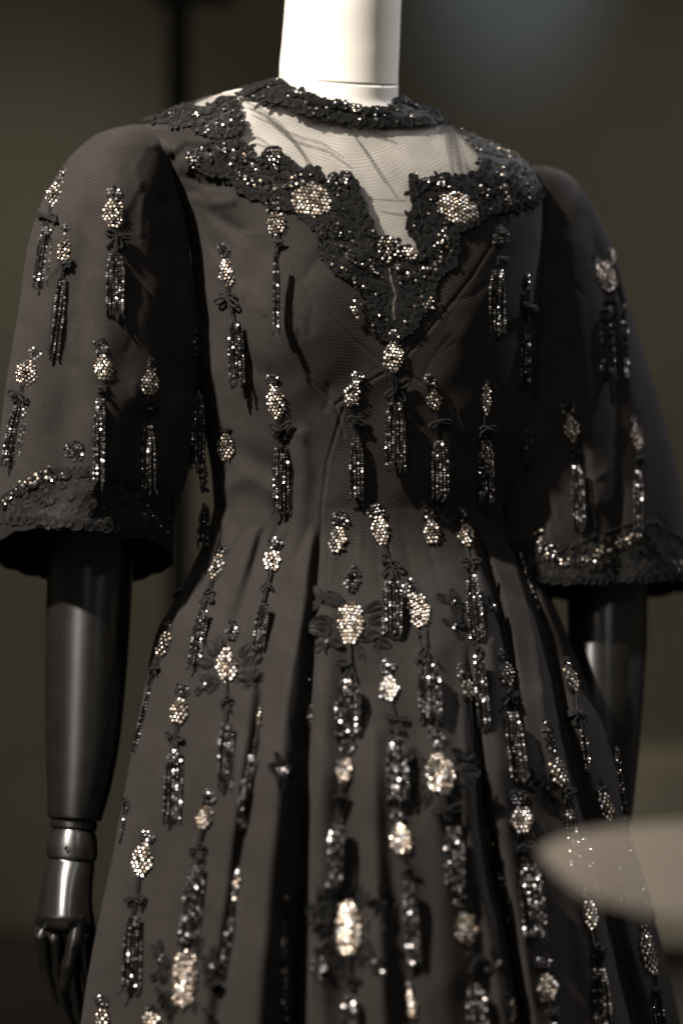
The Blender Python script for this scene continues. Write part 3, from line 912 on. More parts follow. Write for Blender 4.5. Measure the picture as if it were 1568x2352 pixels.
def leaf_mesh():
    me = PETAL.copy()
    me.name = "lace_leaf"
    for v in me.vertices:
        z = v.co.z
        v.co.x *= 0.62 * (1.15 - 0.55 * max(0, z - .35))
        v.co.z = z * 1.12
        v.co.y += 0.10 * (z - .5) ** 2
    return me
LEAF = leaf_mesh()
LV = np.array([v.co[:] for v in LEAF.vertices])
PETALS_LEFT = [285]
def put_petal(parent, x, y, ang, size, off=0.002, tree=None, name="lace_petal"):
    m = petal_matrix(x, y, ang, size, off, tree)
    if m is None:
        return
    PETALS_LEFT[0] -= 1
    o = bpy.data.objects.new(name, LEAF if name == "lace_leaf" else PETAL)
    m = m @ Matrix.Diagonal((RNG.uniform(.75, 1.15), 1, RNG.uniform(.85, 1.15), 1))
    COL.objects.link(o)
    o.parent = parent
    o.matrix_world = m
    o.matrix_parent_inverse = Matrix.Translation(parent_loc(parent)).inverted()
    o.matrix_basis = m

class PetalFill:
    def __init__(self):
        self.v, self.f, self.n = [], [], 0
    def add(self, x, y, ang, size, off=0.002, tree=None):
        m = petal_matrix(x, y, ang, size, off, tree)
        if m is None:
            return
        a = np.array(m)
        self.v.append((LV if RNG.random() < .7 else PV) @ a[:3, :3].T + a[:3, 3])
        self.f += [[i + self.n for i in p] for p in PFq]
        self.n += len(PV)
    def build(self, name, parent, mat):
        if self.v:
            o = sub(mesh(name, np.concatenate(self.v), self.f, mat), parent)
            o["kind"] = "stuff"

# ------------------------------------------------------------------ tassels
CRYSTALS_LEFT = [300]
GEM_ME = bpy.data.meshes.new("crystal")
GEM_ME.from_pydata(GEM_V.tolist(), [], GEM_F.tolist())
GEM_ME.materials.append(M_CRY)

def oval_points(cx, cy, w, h, ang, pitch):
    """hexagonal packing in an oval whose long axis leans ang (radians, clockwise)"""
    out = []
    ca, sa = math.cos(ang), math.sin(ang)
    dy = pitch * 0.87
    ph = RNG.random() * 0.3 + 0.1
    for i, v in enumerate(np.arange(-h / 2 + pitch * .35, h / 2, dy)):
        for u in np.arange(-w / 2 - pitch, w / 2 + pitch, pitch) + (pitch / 2 if i % 2 else 0) + ph:
            q = (u / (w / 2 - 1.0)) ** 2 + (v / (h / 2)) ** 2
            if q <= 1.0:
                ju, jv = RNG.normal(0, 0.55, 2)
                out.append((cx + (u + ju) * ca - (v + jv) * sa, cy + (u + ju) * sa + (v + jv) * ca, q))
    return out

def pad_fan(cx, cy, w, h, ang, off, n=26):
    ca, sa = math.cos(ang), math.sin(ang)
    v, rings = [], ((1.0, 0.0004), (0.7, off), (0.3, off * 1.3))
    for r, o in rings:
        for k in range(n):
            t = 2 * math.pi * k / n
            u, q = r * w / 2 * math.cos(t), r * h / 2 * math.sin(t)
            loc, nn = hit_near(cx + u * ca - q * sa, cy + u * sa + q * ca, cx, cy)
            v.append(np.array(loc + nn * o))
    f = []
    for i in range(2):
        for k in range(n):
            f.append([i * n + k, (i + 1) * n + k, (i + 1) * n + (k + 1) % n, i * n + (k + 1) % n])
    f.append([2 * n + k for k in range(n)])
    return v, f

def cord_path(pts, off):
    out = []
    for i in range(len(pts) - 1):
        for t in np.linspace(0, 1, 5, endpoint=False):
            out.append((pts[i][0] * (1 - t) + pts[i + 1][0] * t, pts[i][1] * (1 - t) + pts[i + 1][1] * t))
    out.append(pts[-1])
    mx, my = np.mean(out, 0)
    res = []
    for x, y in out:
        loc, n = hit_near(x, y, mx, my)
        res.append(np.array(loc + n * off))
    return res

def loop_pts(x, y, ang, length, width, n=14):
    """a bow loop leaving (x, y) towards ang (clockwise from up)"""
    ux, uy = math.sin(ang), -math.cos(ang)
    vx, vy = -uy, ux
    r = []
    for t in np.linspace(0, 2 * math.pi, n):
        a = length * (1 - math.cos(t)) / 2
        b = width / 2 * math.sin(t) * (0.55 + 0.45 * (1 - math.cos(t)) / 2)
        r.append((x + ux * a + vx * b, y + uy * a + vy * b))
    return r

def pitch_at(y):
    return float(np.interp(y, [0, 1150, 1250, 1500, 1800, 2352], [8.2, 8.3, 8.9, 9.4, 10.0, 10.4]))

def tassel(med=None, cap=None, bow=None, fr=None, big=False, ang=None, leaves=0, pitch=None, single=False, stem=None, standoff=0.005):
    """med (x, y, w, h)  cap (x, y[, w, h])  bow (x, y, size)  fr (x0, y0, x1, y1, width)"""
    if ang is None:
        ang = 0.0
        if med and cap:
            ang = math.atan2(-(cap[0] - med[0]), -(cap[1] - med[1])) * -1
            ang = max(-0.5, min(0.5, ang))
    pv, pf = [], []
    def addpad(*a):
        v, f = pad_fan(*a)
        o = len(pv)
        pv.extend(v); pf.extend([[i + o for i in q] for q in f])
    if med:
        addpad(med[0], med[1], med[2] * 0.98, med[3] * 1.0, ang, 0.0022)
    if cap:
        cw, ch = (cap[2], cap[3]) if len(cap) > 2 else ((med[2] * 0.85 if med else 26), (med[2] * 0.72 if med else 24))
        addpad(cap[0], cap[1], cw, ch, ang, 0.0016)
    if not pv:
        addpad(fr[0], fr[1], fr[4] * .7, 10, 0, 0.002)
    root = sub(mesh("tassel", pv, pf, M_THR), gown)
    p = pitch or pitch_at((med or cap or fr)[1])
    if med:
        b = Bunch(GEM_V, GEM_F)
        pts = oval_points(med[0], med[1], med[2], med[3], ang, p)
        mx, my = med[0], med[1]
        indiv = single and len(pts) <= CRYSTALS_LEFT[0]
        for x, y, q in pts:
            loc, n = hit_near(x, y, mx, my)
            n2 = (n + Vector((0, -0.35, 0))).normalized()
            loc = loc + n * (0.0024 + 0.0022 * (1 - q))
            r = p * KPX * (0.475 if med[1] > 1180 or single else 0.41) * RNG.uniform(0.9, 1.08)
            if indiv:
                CRYSTALS_LEFT[0] -= 1
                o = bpy.data.objects.new("crystal", GEM_ME)
                COL.objects.link(o)
                fr_ = frame(n2)
                mt = Matrix((fr_[0], fr_[1], fr_[2])).transposed() @ Matrix(rand_rot(0.16).tolist())
                mt = (mt * r).to_4x4(); mt.translation = loc; mt[3][3] = 1.0
                o.parent = root
                o.matrix_basis = mt
            else:
                b.add(loc, frame(n2), (r, r, r), 0.16 if med[1] > 1180 else 0.30)
        b.build("crystal_oval", M_CRY, root)
    if cap:
        b = Bunch(GEM_V, GEM_F)
        for x, y, q in oval_points(cap[0], cap[1], cw, ch, ang, p * 0.98):
            if RNG.random() < 0.12:
                continue
            loc, n = hit_near(x, y, cap[0], cap[1])
            n2 = (n + Vector((0, -0.3, 0))).normalized()
            b.add(loc + n * 0.0024, frame(n2), p * KPX * 0.46 * RNG.uniform(.85, 1.1), 0.25)
        b.build("dark_crystal_cap", M_JET, root)
    c = Cords()
    end = None
    if fr:
        top = (fr[0], fr[1])
        st = stem
        if st is None and med:
            st = [(med[0] - math.sin(ang) * med[3] * .5, med[1] + med[3] * .48)] + ([(bow[0], bow[1])] if bow else []) + [top]
        if st:
            for dx in (-2.4, 2.4):
                c.tube(cord_path([(a + dx, b_) for a, b_ in st], 0.003), 0.00125)
    if bow:
        x, y, s = bow
        kinds = [(-1.35, .50, .26), (1.4, .52, .26), (-2.35, .42, .20), (2.3, .50, .22)]
        for a, l, w in kinds:
            if RNG.random() < .15:
                continue
            a += RNG.normal(0, .42); l *= RNG.uniform(.6, 1.2); w *= RNG.uniform(.7, 1.3)
            c.tube(cord_path(loop_pts(x, y, a, s * l, s * w), 0.0035 + RNG.uniform(0, .003)), 0.00135)
        for k in range(2):
            a = RNG.uniform(-2.7, -2.2) if k else RNG.uniform(2.2, 2.8)
            c.tube(cord_path([(x, y), (x + math.sin(a) * s * .3, y - math.cos(a) * s * .35), (x + math.sin(a) * s * .42, y - math.cos(a) * s * .62)], 0.004), 0.0012)
        bb = [(x + RNG.normal(0, 3), y + RNG.normal(0, 3)) for _ in range(5)]
        c.tube(cord_path(bb, 0.005), 0.0016)
    c.build("cord_bow", M_THR, root)
    if fr:
        x0, y0, x1, y1, w = fr
        ns = max(2, int(round(w / (8.2 * (p / 8.5) ** .6))))
        sp = w / ns
        # depth of the cloth along the middle of the fringe
        zs = []
        for t in np.linspace(0, 1, 9):
            h = hit_near(x0 + (x1 - x0) * t, y0 + (y1 - y0) * t, x0, y0)
            zs.append((h[0].y, h[1]))
        d0, d1 = np.array([z[0] for z in zs[:4]]).min(), np.array([z[0] for z in zs[5:]]).min()
        b = Bunch(BEAD_V, BEAD_F)
        cc = Cords()
        def depth(x, y, t, lift):
            dep = d0 + (d1 - d0) * t - lift
            h = hit(x, y)
            if h is not None and h[0].y - dep < 0.03:
                dep = min(dep, h[0].y - 0.0022)
            return dep
        bk = []                               # the thread body behind the bead strands
        for k in range(11):
            t = k / 10
            e = (0.5 + 0.5 * min(1, t * 3.2)) * w * .46
            cy = y0 + (y1 - 4 - y0) * t
            for q in (-1, -.5, 0, .5, 1):
                cx = x0 + (x1 - x0) * t + q * e
                bk.append(P(cx, cy, depth(cx, cy, t, standoff) + .0021 + abs(q) * .0008))
        cc.v.append(np.array(bk)); cc.n = len(bk)
        cc.f.append(np.array([[k * 5 + q, k * 5 + q + 5, k * 5 + q + 6, k * 5 + q + 1] for k in range(10) for q in range(4)]))
        for i in range(ns):
            u = (i + .5 - ns / 2) * sp
            L1 = y1 + RNG.uniform(-6, 8)
            bx = RNG.normal(0, 1.6)
            n_b = max(3, int((L1 - y0) / (6.4 * p / 8.5)))
            path = []
            lift = standoff + RNG.uniform(-.0012, .0018)
            for k in range(n_b):
                t = (k + .5) / n_b
                e = 0.55 + 0.45 * min(1, t * 3.2)
                x = x0 + (x1 - x0) * t + u * e + bx * math.sin(t * 2.4 + i)
                y = y0 + (L1 - y0) * t
                dep = depth(x, y, t, lift)
                q = P(x, y, dep)
                path.append(q)
                s = 0.00185 * p / 8.5
                s *= RNG.uniform(0.75, 1.12)
                b.add(q, (Vector((1, 0, 0)), Vector((0, 1, 0)), Vector((0, 0, 1))), (s, s, s * 1.05), 2.0)
            cc.tube(path, 0.0011, 0.0, 5, 0.006)
            # a frayed thread end
            e0 = path[-1]
            cc.tube([e0, e0 + np.array([RNG.normal(0, .0012), -.0004, -.004]), e0 + np.array([RNG.normal(0, .002), 0, -.0075])], 0.0013, 0.2, 5, 0.002)
        b.build("bead_fringe", M_JET, root)
        cc.build("fringe_thread", M_THR, root, stuff=True)
    if leaves:
        x, y, w, h = med
        for k in range(leaves):
            a = 2 * math.pi * (k + .5) / leaves + RNG.normal(0, .12)
            if abs(math.cos(a)) > 0.93:
                continue
            ex, ey = x + math.sin(a) * (w * .60 + 3), y - math.cos(a) * (h * .46 + 3)
            put_petal(root, ex, ey, a + RNG.normal(0, .3), RNG.uniform(30, 46), 0.0008, name="lace_leaf")
            if RNG.random() < .8:
                put_petal(root, ex + math.sin(a) * 20, ey - math.cos(a) * 22, a + RNG.normal(0, .7), RNG.uniform(20, 32), 0.0006, name="lace_leaf")
    return root

T = tassel
# neckline ovals first: their crystals, and those of the largest skirt ovals, are single pieces
T(med=(715, 463, 92, 74), ang=0.1, pitch=8.8, single=True)
T(med=(1048, 480, 98, 68), ang=0.42, pitch=8.8, single=True)
T(med=(427, 2250, 62, 132), cap=(452, 2150, 20, 20), ang=0.06, leaves=11, single=True)
T(med=(798, 2135, 66, 130), cap=(800, 2060, 26, 20), ang=0.0, leaves=11, fr=(805, 2285, 806, 2380, 42), bow=(803, 2245, 46), single=True, big=True)
T(med=(1010, 1780, 64, 92), cap=(1000, 1695, 36, 50), bow=(1022, 1862, 66), fr=(1040, 1900, 1046, 2050, 46), leaves=11, big=True, single=True)
T(med=(803, 1435, 64, 98), cap=(808, 1335, 40, 66), bow=(802, 1530, 66), fr=(800, 1562, 800, 1690, 60), leaves=11, single=True)
# left sleeve
T(med=(127, 450, 36, 54), cap=(147, 406, 22, 34), bow=(116, 500, 44), fr=(110, 520, 94, 650, 36), ang=0.25)
T(med=(149, 575, 28, 64), cap=(152, 528, 24, 26), bow=(155, 605, 36), fr=(143, 638, 121, 812, 32), ang=0.1)
T(med=(260, 492, 46, 64), cap=(263, 447, 36, 36), bow=(267, 545, 64), fr=(265, 582, 264, 713, 46))
T(med=(66, 858, 52, 60), cap=(84, 815, 34, 28), bow=(54, 905, 52), fr=(48, 932, 24, 1060, 48), ang=0.35)
T(med=(237, 846, 42, 60), cap=(234, 797, 38, 40), bow=(232, 892, 24), fr=(231, 915, 228, 1110, 32))
T(med=(342, 880, 42, 60), cap=(345, 838, 24, 30), bow=(345, 935, 40), fr=(341, 978, 341, 1120, 36))
T(cap=(175, 1035, 58, 46), ang=0.2)
# bodice
T(med=(447, 800, 18, 50), cap=(446, 768, 16, 22), bow=(455, 875, 36), fr=(456, 905, 456, 1070, 36))
T(cap=(468, 1095, 22, 40), bow=(472, 1122, 24), fr=(473, 1155, 466, 1250, 26))
T(med=(522, 628, 36, 64), cap=(516, 578, 28, 38), bow=(528, 685, 56), fr=(541, 738, 545, 878, 38), standoff=0.015)
T(med=(635, 515, 46, 54), cap=(630, 475, 40, 34), bow=(640, 560, 22), fr=(634, 585, 634, 752, 20), standoff=0.017)
T(med=(522, 1028, 42, 64), cap=(520, 988, 30, 16), ang=0.0)
T(med=(636, 925, 42, 76), cap=(627, 875, 32, 28), bow=(646, 985, 56), fr=(645, 1022, 645, 1168, 42), ang=-0.1)
T(med=(808, 908, 38, 58), cap=(820, 868, 32, 26), bow=(815, 962, 40), fr=(819, 1005, 820, 1140, 32), ang=0.2)
T(med=(903, 822, 48, 72), cap=(905, 775, 28, 34), bow=(906, 893, 74), fr=(907, 925, 909, 1068, 50), standoff=0.007)
T(med=(995, 922, 36, 42), cap=(987, 880, 28, 42), bow=(1003, 968, 58), fr=(1010, 1012, 1013, 1138, 42), ang=-0.2, standoff=0.009)
T(med=(1113, 920, 22, 74), cap=(1116, 882, 14, 16), bow=(1111, 985, 44), fr=(1115, 1012, 1117, 1148, 38), ang=0.05)
T(cap=(1147, 545, 40, 54), bow=(1145, 596, 30), fr=(1142, 620, 1143, 755, 40), ang=0.0)
T(med=(1207, 645, 10, 40), bow=(1207, 705, 34), fr=(1208, 770, 1206, 882, 22), ang=0.0)
T(fr=(1211, 985, 1212, 1066, 20))
# right sleeve
T(med=(1388, 635, 46, 72), cap=(1368, 600, 20, 40), bow=(1398, 690, 30), fr=(1392, 705, 1394, 860, 42))
T(med=(1399, 588, 12, 46), fr=(1428, 700, 1440, 860, 12), ang=-0.3, stem=[(1404, 612), (1428, 700)])
T(med=(1311, 985, 42, 62), cap=(1302, 938, 34, 34), bow=(1320, 1040, 34), fr=(1325, 1070, 1330, 1205, 34), ang=-0.12)
T(med=(1458, 1005, 30, 62), cap=(1449, 962, 20, 28), bow=(1462, 1055, 24), fr=(1463, 1080, 1466, 1215, 28), ang=-0.15)
# skirt, from the waist down
T(med=(775, 1242, 42, 60), cap=(781, 1192, 42, 40))
T(med=(872, 1220, 42, 66), cap=(862, 1172, 42, 40), bow=(893, 1296, 62), fr=(899, 1335, 901, 1452, 52), ang=-0.15)
T(med=(989, 1225, 40, 56), cap=(983, 1180, 38, 36), ang=-0.1)
T(med=(1066, 1232, 40, 52), cap=(1056, 1188, 34, 46), bow=(1076, 1290, 46), fr=(1084, 1320, 1098, 1470, 40), ang=-0.15)
T(fr=(1098, 1505, 1112, 1665, 34), bow=(1096, 1490, 36))
T(med=(500, 1305, 30, 62), cap=(512, 1262, 26, 24), bow=(478, 1370, 46), fr=(468, 1402, 448, 1530, 36), ang=0.3)
T(med=(626, 1292, 40, 50), cap=(633, 1250, 38, 30), bow=(615, 1345, 42), fr=(606, 1385, 594, 1490, 36), ang=0.25)
T(med=(959, 1405, 52, 82), cap=(944, 1352, 42, 42), bow=(978, 1492, 80), fr=(984, 1525, 990, 1650, 58), ang=-0.35, big=True)
T(med=(378, 1482, 28, 58), cap=(388, 1440, 20, 28), bow=(360, 1535, 30), fr=(346, 1575, 312, 1710, 14), ang=0.35)
T(med=(522, 1530, 50, 78), cap=(533, 1450, 36, 48), bow=(525, 1612, 44), fr=(521, 1662, 518, 1803, 38), leaves=11, ang=0.05)
T(med=(414, 1636, 42, 62), cap=(420, 1588, 38, 34), bow=(407, 1692, 46), fr=(402, 1722, 395, 1878, 46), ang=0.1)
T(med=(595, 1650, 12, 62), bow=(588, 1708, 20), fr=(578, 1735, 562, 1850, 16), ang=0.1)
T(med=(892, 1585, 46, 58), cap=(890, 1537, 36, 36), bow=(905, 1660, 54), fr=(909, 1692, 917, 1835, 50), ang=-0.05)
T(med=(1071, 1590, 28, 52), cap=(1059, 1545, 26, 40), ang=-0.2)
T(med=(1161, 1550, 36, 56), cap=(1152, 1506, 26, 30), bow=(1166, 1602, 50), fr=(1176, 1635, 1195, 1790, 46), ang=-0.15)
T(med=(787, 1772, 44, 58), cap=(800, 1712, 36, 60), bow=(780, 1835, 44), fr=(774, 1880, 766, 2035, 40), ang=0.2)
T(med=(472, 1882, 42, 56), cap=(482, 1832, 32, 38), bow=(458, 1950, 46), fr=(454, 1990, 432, 2160, 50), ang=0.15)
T(med=(553, 1890, 24, 30), fr=(560, 1790, 553, 1860, 16), ang=0.1)
T(med=(545, 2030, 18, 76), bow=(536, 2085, 24), fr=(530, 2110, 512, 2240, 18), ang=0.12)
T(med=(329, 1976, 48, 76), cap=(341, 1925, 38, 30), bow=(319, 2065, 50), fr=(309, 2105, 303, 2270, 48), ang=0.15)
T(med=(919, 1930, 48, 72), cap=(914, 1880, 36, 34), bow=(932, 1995, 34), fr=(939, 2025, 952, 2210, 34), ang=-0.15)
T(med=(1194, 1886, 60, 60), cap=(1187, 1832, 44, 44), bow=(1205, 1950, 54), fr=(1216, 1985, 1232, 2148, 60), ang=-0.05, big=True)
T(med=(1130, 1925, 20, 68), bow=(1138, 1975, 24), fr=(1148, 2005, 1172, 2120, 18), ang=-0.2)
T(med=(1280, 1775, 36, 66), cap=(1258, 1690, 30, 80), bow=(1298, 1825, 40), fr=(1308, 1860, 1322, 1990, 30), ang=-0.25)
T(med=(1309, 1562, 28, 70), cap=(1300, 1520, 20, 24), bow=(1325, 1640, 46), fr=(1335, 1675, 1350, 1770, 20), ang=-0.3)
T(med=(1387, 1855, 32, 66), cap=(1378, 1818, 26, 26), bow=(1400, 1915, 30), fr=(1408, 1950, 1432, 2080, 20), ang=-0.25)
T(fr=(1340, 1925, 1358, 2015, 26))
T(med=(1066, 2135, 54, 76), cap=(1060, 2080, 46, 44), bow=(1086, 2208, 56), fr=(1092, 2260, 1102, 2380, 50), ang=-0.12)
T(med=(1352, 2105, 34, 68), cap=(1342, 2058, 20, 28), bow=(1366, 2185, 38), fr=(1374, 2225, 1388, 2380, 46), ang=-0.15)
T(med=(1252, 2272, 50, 66), cap=(1244, 2216, 40, 30), bow=(1262, 2330, 40), fr=(1270, 2350, 1280, 2420, 40), ang=-0.2)
T(med=(1484, 2190, 36, 110), cap=(1474, 2128, 22, 22), bow=(1500, 2270, 36), fr=(1508, 2295, 1520, 2390, 30), ang=-0.25)
T(med=(1170, 2320, 16, 52), cap=(1165, 2285, 12, 14), ang=-0.1)
T(med=(944, 2310, 28, 64), cap=(938, 2268, 22, 20), ang=-0.1)
T(med=(649, 2062, 10, 24), fr=(652, 2110, 655, 2345, 12))
T(cap=(712, 1565, 10, 60), fr=(714, 1620, 712, 1665, 12))
T(med=(240, 2340, 34, 40), cap=(236, 2302, 34, 30), ang=0.1)
T(med=(350, 2345, 40, 34), cap=(352, 2318, 34, 22), ang=0.1)
T(cap=(735, 2225, 38, 50), ang=0.2)
T(cap=(870, 2215, 38, 46), ang=0.2)
T(cap=(290, 1850, 20, 40), fr=(287, 1880, 280, 1920, 10))
T(cap=(405, 1362, 16, 26), ang=0.5)
T(fr=(1415, 1720, 1446, 1960, 10))
T(fr=(1462, 1985, 1500, 2110, 14))
T(fr=(1192, 1262, 1236, 1400, 8))
T(cap=(645, 1775, 30, 50))

# dark thread flowers scattered between the tassels
for fx_, fy_, n_, sz_ in [(1040, 1385, 4, 30), (1042, 1440, 4, 28), (1128, 1398, 3, 28), (1215, 1800, 4, 30), (1256, 1812, 3, 28), (652, 1772, 4, 30), (742, 1382, 3, 30), (752, 1470, 3, 30),
                          (858, 1468, 4, 28), (470, 1575, 3, 26), (585, 1560, 4, 30), (1075, 1745, 4, 30), (940, 1745, 3, 26), (880, 2075, 4, 32), (738, 2080, 4, 32), (372, 2200, 4, 30),
                          (490, 2215, 4, 30), (1110, 2230, 3, 28), (1140, 2215, 3, 26), (850, 2190, 3, 28)]:
    fl = tassel(cap=(fx_, fy_, 13, 13), ang=0.0)
    fl.name = "thread_flower"
    for k in range(n_):
        a = 2 * math.pi * k / n_ + RNG.uniform(-.5, .5)
        put_petal(fl, fx_ + math.sin(a) * 5, fy_ - math.cos(a) * 5, a, sz_ * RNG.uniform(.8, 1.15), 0.0010, name="lace_leaf")

# ------------------------------------------------------------------ lace
def resample(pts, step):
    p = np.array(pts, float)
    L = np.concatenate([[0], np.cumsum(np.hypot(*np.diff(p, axis=0).T))])
    t = np.arange(step * .5, L[-1], step)
    return np.stack([np.interp(t, L, p[:, 0]), np.interp(t, L, p[:, 1])], 1)

def lace(name, polys, edges, crystal_lines, tree=None, off=0.0016, fill_step=9.5, clusters=(), backing=True, edge_step=17, edge_size=22):
    """polys: filled lace areas; edges: (polyline, outward sign) that carry scallops"""
    if backing:
        m = np.zeros(len(tq), bool)
        for p in polys:
            m |= in_poly(fx, fy, p)
        m &= (fs > 0) & ~above & ~(seg_dist(fx, fy, SLIT) < 6.5)
        nrm = np.zeros_like(tv)
        a, b, c, d = (tv[tq[:, i]] for i in range(4))
        fn = np.cross(c - a, d - b)
        for i in range(4):
            np.add.at(nrm, tq[:, i], fn)
        nrm /= np.linalg.norm(nrm, axis=1)[:, None] + 1e-12
        if (nrm[:, 1][tsn.ravel() > .5]).mean() > 0:
            nrm = -nrm
        v2, f2 = compact(tv + nrm * off, tq[m])[:2]
        root = sub(mesh(name, v2, f2, M_THR), gown)
    else:
        c = Cords()
        for p in polys:
            c.tube(cord_path(p + p[:1], 0.0015), 0.0016)
        root = c.build(name, M_THR, gown)
    for pts, sign in edges:
        r = resample(pts, edge_step)
        for i, (x, y) in enumerate(r):
            if seg_dist(np.array([x]), np.array([y]), SLIT)[0] < 24:
                continue
            a, b = r[max(i - 1, 0)], r[min(i + 1, len(r) - 1)]
            ang = math.atan2((b[0] - a[0]), -(b[1] - a[1])) + sign * math.pi / 2
            s = edge_size * RNG.uniform(.85, 1.2)
            put_petal(root, x - math.sin(ang) * s * .86, y + math.cos(ang) * s * .86, ang + RNG.normal(0, .25), s, off + .0012 + RNG.uniform(0, .0008), tree)
    fill, jets = PetalFill(), []
    for p in polys:
        q = np.array(p)
        x0, y0 = q.min(0); x1, y1 = q.max(0)
        pts = []
        for _ in range(int((x1 - x0) * (y1 - y0) / fill_step ** 2 * 4)):
            x, y = RNG.uniform(x0, x1), RNG.uniform(y0, y1)
            if in_poly(np.array([x]), np.array([y]), p)[0] and all((x - a) ** 2 + (y - b) ** 2 > fill_step ** 2 for a, b in pts):
                if seg_dist(np.array([x]), np.array([y]), SLIT)[0] > 18:
                    pts.append((x, y))
        for x, y in pts:
            if backing and RNG.random() < .22:
                h = hit(x, y, tree)
                if h:
                    jets.append((x, y, h))
            fill.add(x, y, RNG.uniform(0, 2 * math.pi), fill_step * RNG.uniform(1.1, 1.6), off + RNG.uniform(0, .0012), tree)
    fill.build("lace_threadwork", root, M_THR if backing else M_THR_LIT)
    b, cb = Bunch(GEM_V, GEM_F), Bunch(GEM_V, GEM_F)
    for x, y, h in jets:
        n2 = (h[1] + Vector((0, -.3, 0))).normalized()
        b.add(h[0] + h[1] * (off + .0026), frame(n2), 8 * KPX * .42 * RNG.uniform(.7, 1.1), .45)
    for ln, step, bright in crystal_lines:
        for x, y in resample(ln, step):
            for k in range(2):
                xx, yy = x + RNG.normal(0, 5), y + RNG.normal(0, 5)
                h = hit(xx, yy, tree) if seg_dist(np.array([xx]), np.array([yy]), SLIT)[0] > 8 else None
                if h and RNG.random() < .85:
                    n2 = (h[1] + Vector((0, -.3, 0))).normalized()
                    (cb if RNG.random() < bright else b).add(h[0] + h[1] * (off + .0024), frame(n2), 8 * KPX * .46 * RNG.uniform(.75, 1.1), .35)
    for cx, cy, w, h_, bright in clusters:
        for x, y, q in oval_points(cx, cy, w, h_, 0, 8.6):
            h = hit(x, y, tree) if seg_dist(np.array([x]), np.array([y]), SLIT)[0] > 7 else None
            if h and RNG.random() < .85:
                n2 = (h[1] + Vector((0, -.3, 0))).normalized()
                (cb if RNG.random() < bright else b).add(h[0] + h[1] * (off + .003), frame(n2), 8 * KPX * .48 * RNG.uniform(.8, 1.1), .3)
    b.build("dark_crystals", M_JET, root)
    cb.build("pale_crystals", M_CRY, root)
    return root

lace("collar_lace", [COLLAR_POLY], [(COL_TOP[3:16], -1), (COL_TOP[17:21], -1), (COL_BOT, 1)],
     [([(660, 208), (700, 220)], 7, .6), ([(770, 240), (830, 254)], 7, .3), ([(915, 230), (975, 250)], 7, .6), ([(690, 240), (760, 258)], 12, .1), ([(830, 268), (990, 272)], 16, .2)], tree=skin)
lace("neckline_lace", [LEFT_LOBE, LOW_POLY], [(LEFT_LOBE[:8], -1), (LEFT_LOBE[9:], -1), (LOW_TOP[5:62], -1), (LOW_BOT, 1)],
     [([(330, 272), (400, 262), (450, 270)], 14, .3), ([(440, 256), (470, 286), (520, 290)], 11, .3), ([(500, 240), (535, 262), (530, 300)], 12, .25), ([(450, 345), (500, 338), (560, 368), (590, 392)], 9, .3),
      ([(540, 395), (580, 420), (630, 432), (680, 428)], 8, .4), ([(560, 350), (600, 375), (640, 395)], 12, .25), ([(690, 400), (670, 420)], 7, .4), ([(755, 420), (800, 425)], 8, .3), ([(765, 520), (778, 560), (800, 590), (850, 625), (890, 640)], 9, .3),
      ([(1020, 510), (1022, 560), (1000, 610), (940, 635), (905, 645)], 9, .3), ([(1060, 300), (1120, 330), (1180, 360)], 9, .5), ([(1150, 380), (1152, 430), (1160, 465)], 10, .5), ([(1090, 410), (1120, 450)], 13, .3), ([(1000, 415), (1030, 428)], 8, .3),
      ([(1010, 540), (1016, 575)], 7, .5), ([(760, 600), (810, 650), (850, 670)], 14, .2), ([(1180, 400), (1220, 440)], 14, .3)], tree=skin,
     clusters=[(629, 358, 34, 40, .35), (446, 372, 34, 40, .4), (888, 575, 56, 56, .75), (940, 585, 40, 30, .75), (898, 612, 40, 22, .7), (768, 407, 20, 22, .3), (798, 408, 20, 22, .3), (812, 705, 34, 60, .4), (984, 696, 34, 40, .3), (975, 415, 20, 18, .3), (948, 412, 14, 22, .2)])
FOLDS = [([(560, 233), (600, 252), (640, 285), (672, 322), (698, 358), (708, 384)], 6), ([(560, 246), (605, 262), (650, 300), (692, 318), (740, 330), (790, 364)], 5),
         ([(800, 296), (832, 338), (862, 386), (886, 424)], 4), ([(775, 284), (840, 293), (902, 316)], 6), ([(566, 308), (600, 321), (628, 342)], 4),
         ([(1020, 268), (1028, 320), (1040, 402)], 8), ([(1030, 270), (1044, 330), (1060, 398)], 9), ([(846, 456), (890, 460), (936, 462)], 3)]
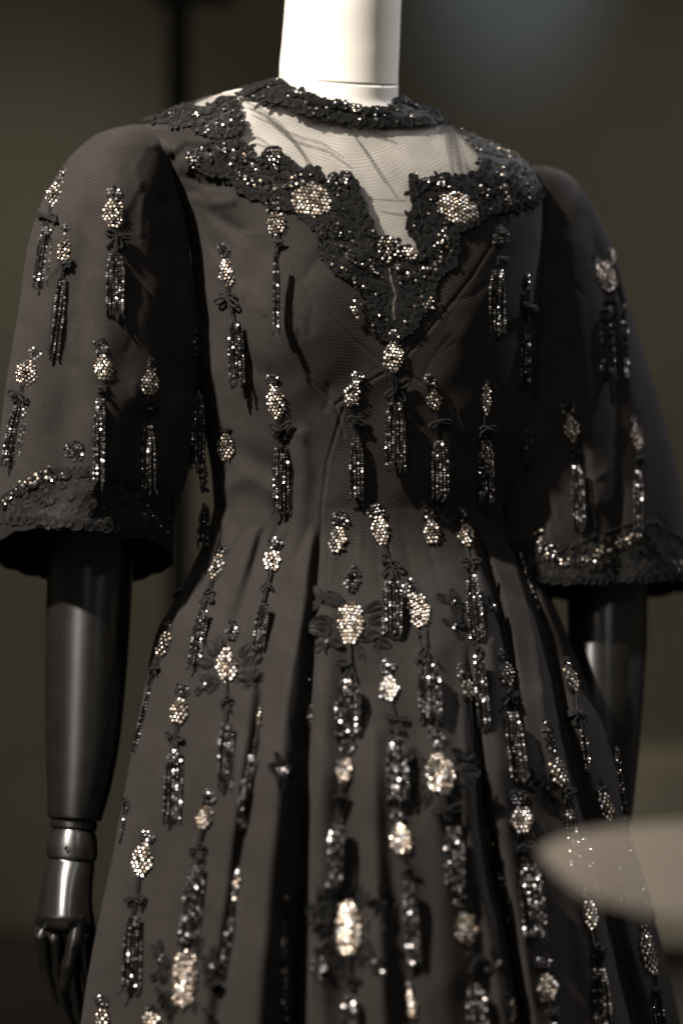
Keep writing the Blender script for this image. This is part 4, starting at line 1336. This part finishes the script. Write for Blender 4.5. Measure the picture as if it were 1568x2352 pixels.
for pts, w in FOLDS:
    q = resample(pts, 6)
    v, f, wa = [], [], []
    for i, (x, y) in enumerate(q):
        a, b = q[max(i - 1, 0)], q[min(i + 1, len(q) - 1)]
        tx_, ty_ = b - a
        L_ = math.hypot(tx_, ty_)
        nx_, ny_ = -ty_ / L_, tx_ / L_
        e = w * .85 * (0.35 + 0.65 * math.sin(math.pi * min(1, (i + 1) / (len(q) + 1))))
        for k, lift in ((-1, .0005), (-.4, .0014), (.4, .0014), (1, .0005)):
            h = hit_near(x + nx_ * e * k, y + ny_ * e * k, x, y, skin)
            v.append(np.array(h[0] + h[1] * lift)); wa.append((x, y, 0))
    m = len(q)
    for i in range(m - 1):
        for k in range(3):
            f.append([i * 4 + k, i * 4 + k + 1, i * 4 + k + 5, i * 4 + k + 4])
    o = mesh("tulle_fold", v, f, M_TUL, attrs={"weave": ('FLOAT_VECTOR', 'POINT', np.array(wa))})
    sub(o, yoke)
q = resample(SLIT, 5)
v, f = [], []
for i, (x, y) in enumerate(q):
    e = 1.8 + 0.9 * math.sin(i * 1.3)
    for k in (-1, 0, 1):
        h = hit_near(x + e * k, y, x, y, skin)
        v.append(np.array(h[0] + h[1] * (.0006 + .0006 * (k == 0))))
for i in range(len(q) - 1):
    for k in range(2):
        f.append([i * 3 + k, i * 3 + k + 1, i * 3 + k + 4, i * 3 + k + 3])
sub(mesh("slit_strip", v, f, make_plain("beige_strip", (0.07, 0.058, 0.048), (0.14, 0.118, 0.098), .8, 200)), yoke)  # pale strip added to stand in for skin seen through the slit
# flower ends of the neckline lace
lace("sleeve_hem_lace", [HEM_L], [([(-6, 1202), (60, 1200), (200, 1214), (300, 1230), (385, 1238)], 1), ([(0, 1150), (60, 1106), (118, 1080), (200, 1074), (300, 1098), (385, 1112)], -1)],
     [([(0, 1165), (30, 1140), (60, 1112), (120, 1078)], 6, .45), ([(60, 1125), (110, 1100), (150, 1090)], 9, .2), ([(330, 1165), (372, 1215)], 10, .4)], backing=False, fill_step=14)
lace("sleeve_hem_lace", [HEM_R], [([(1242, 1338), (1380, 1342), (1480, 1338), (1560, 1330)], 1)],
     [([(1236, 1220), (1240, 1262), (1265, 1278), (1300, 1290), (1350, 1282), (1410, 1252), (1470, 1224)], 6, .55), ([(1250, 1250), (1300, 1268)], 12, .2), ([(1545, 1290), (1568, 1300)], 9, .3)], backing=False, fill_step=14)

for o in SC.objects:
    if o.type == 'MESH':
        o.data.update()
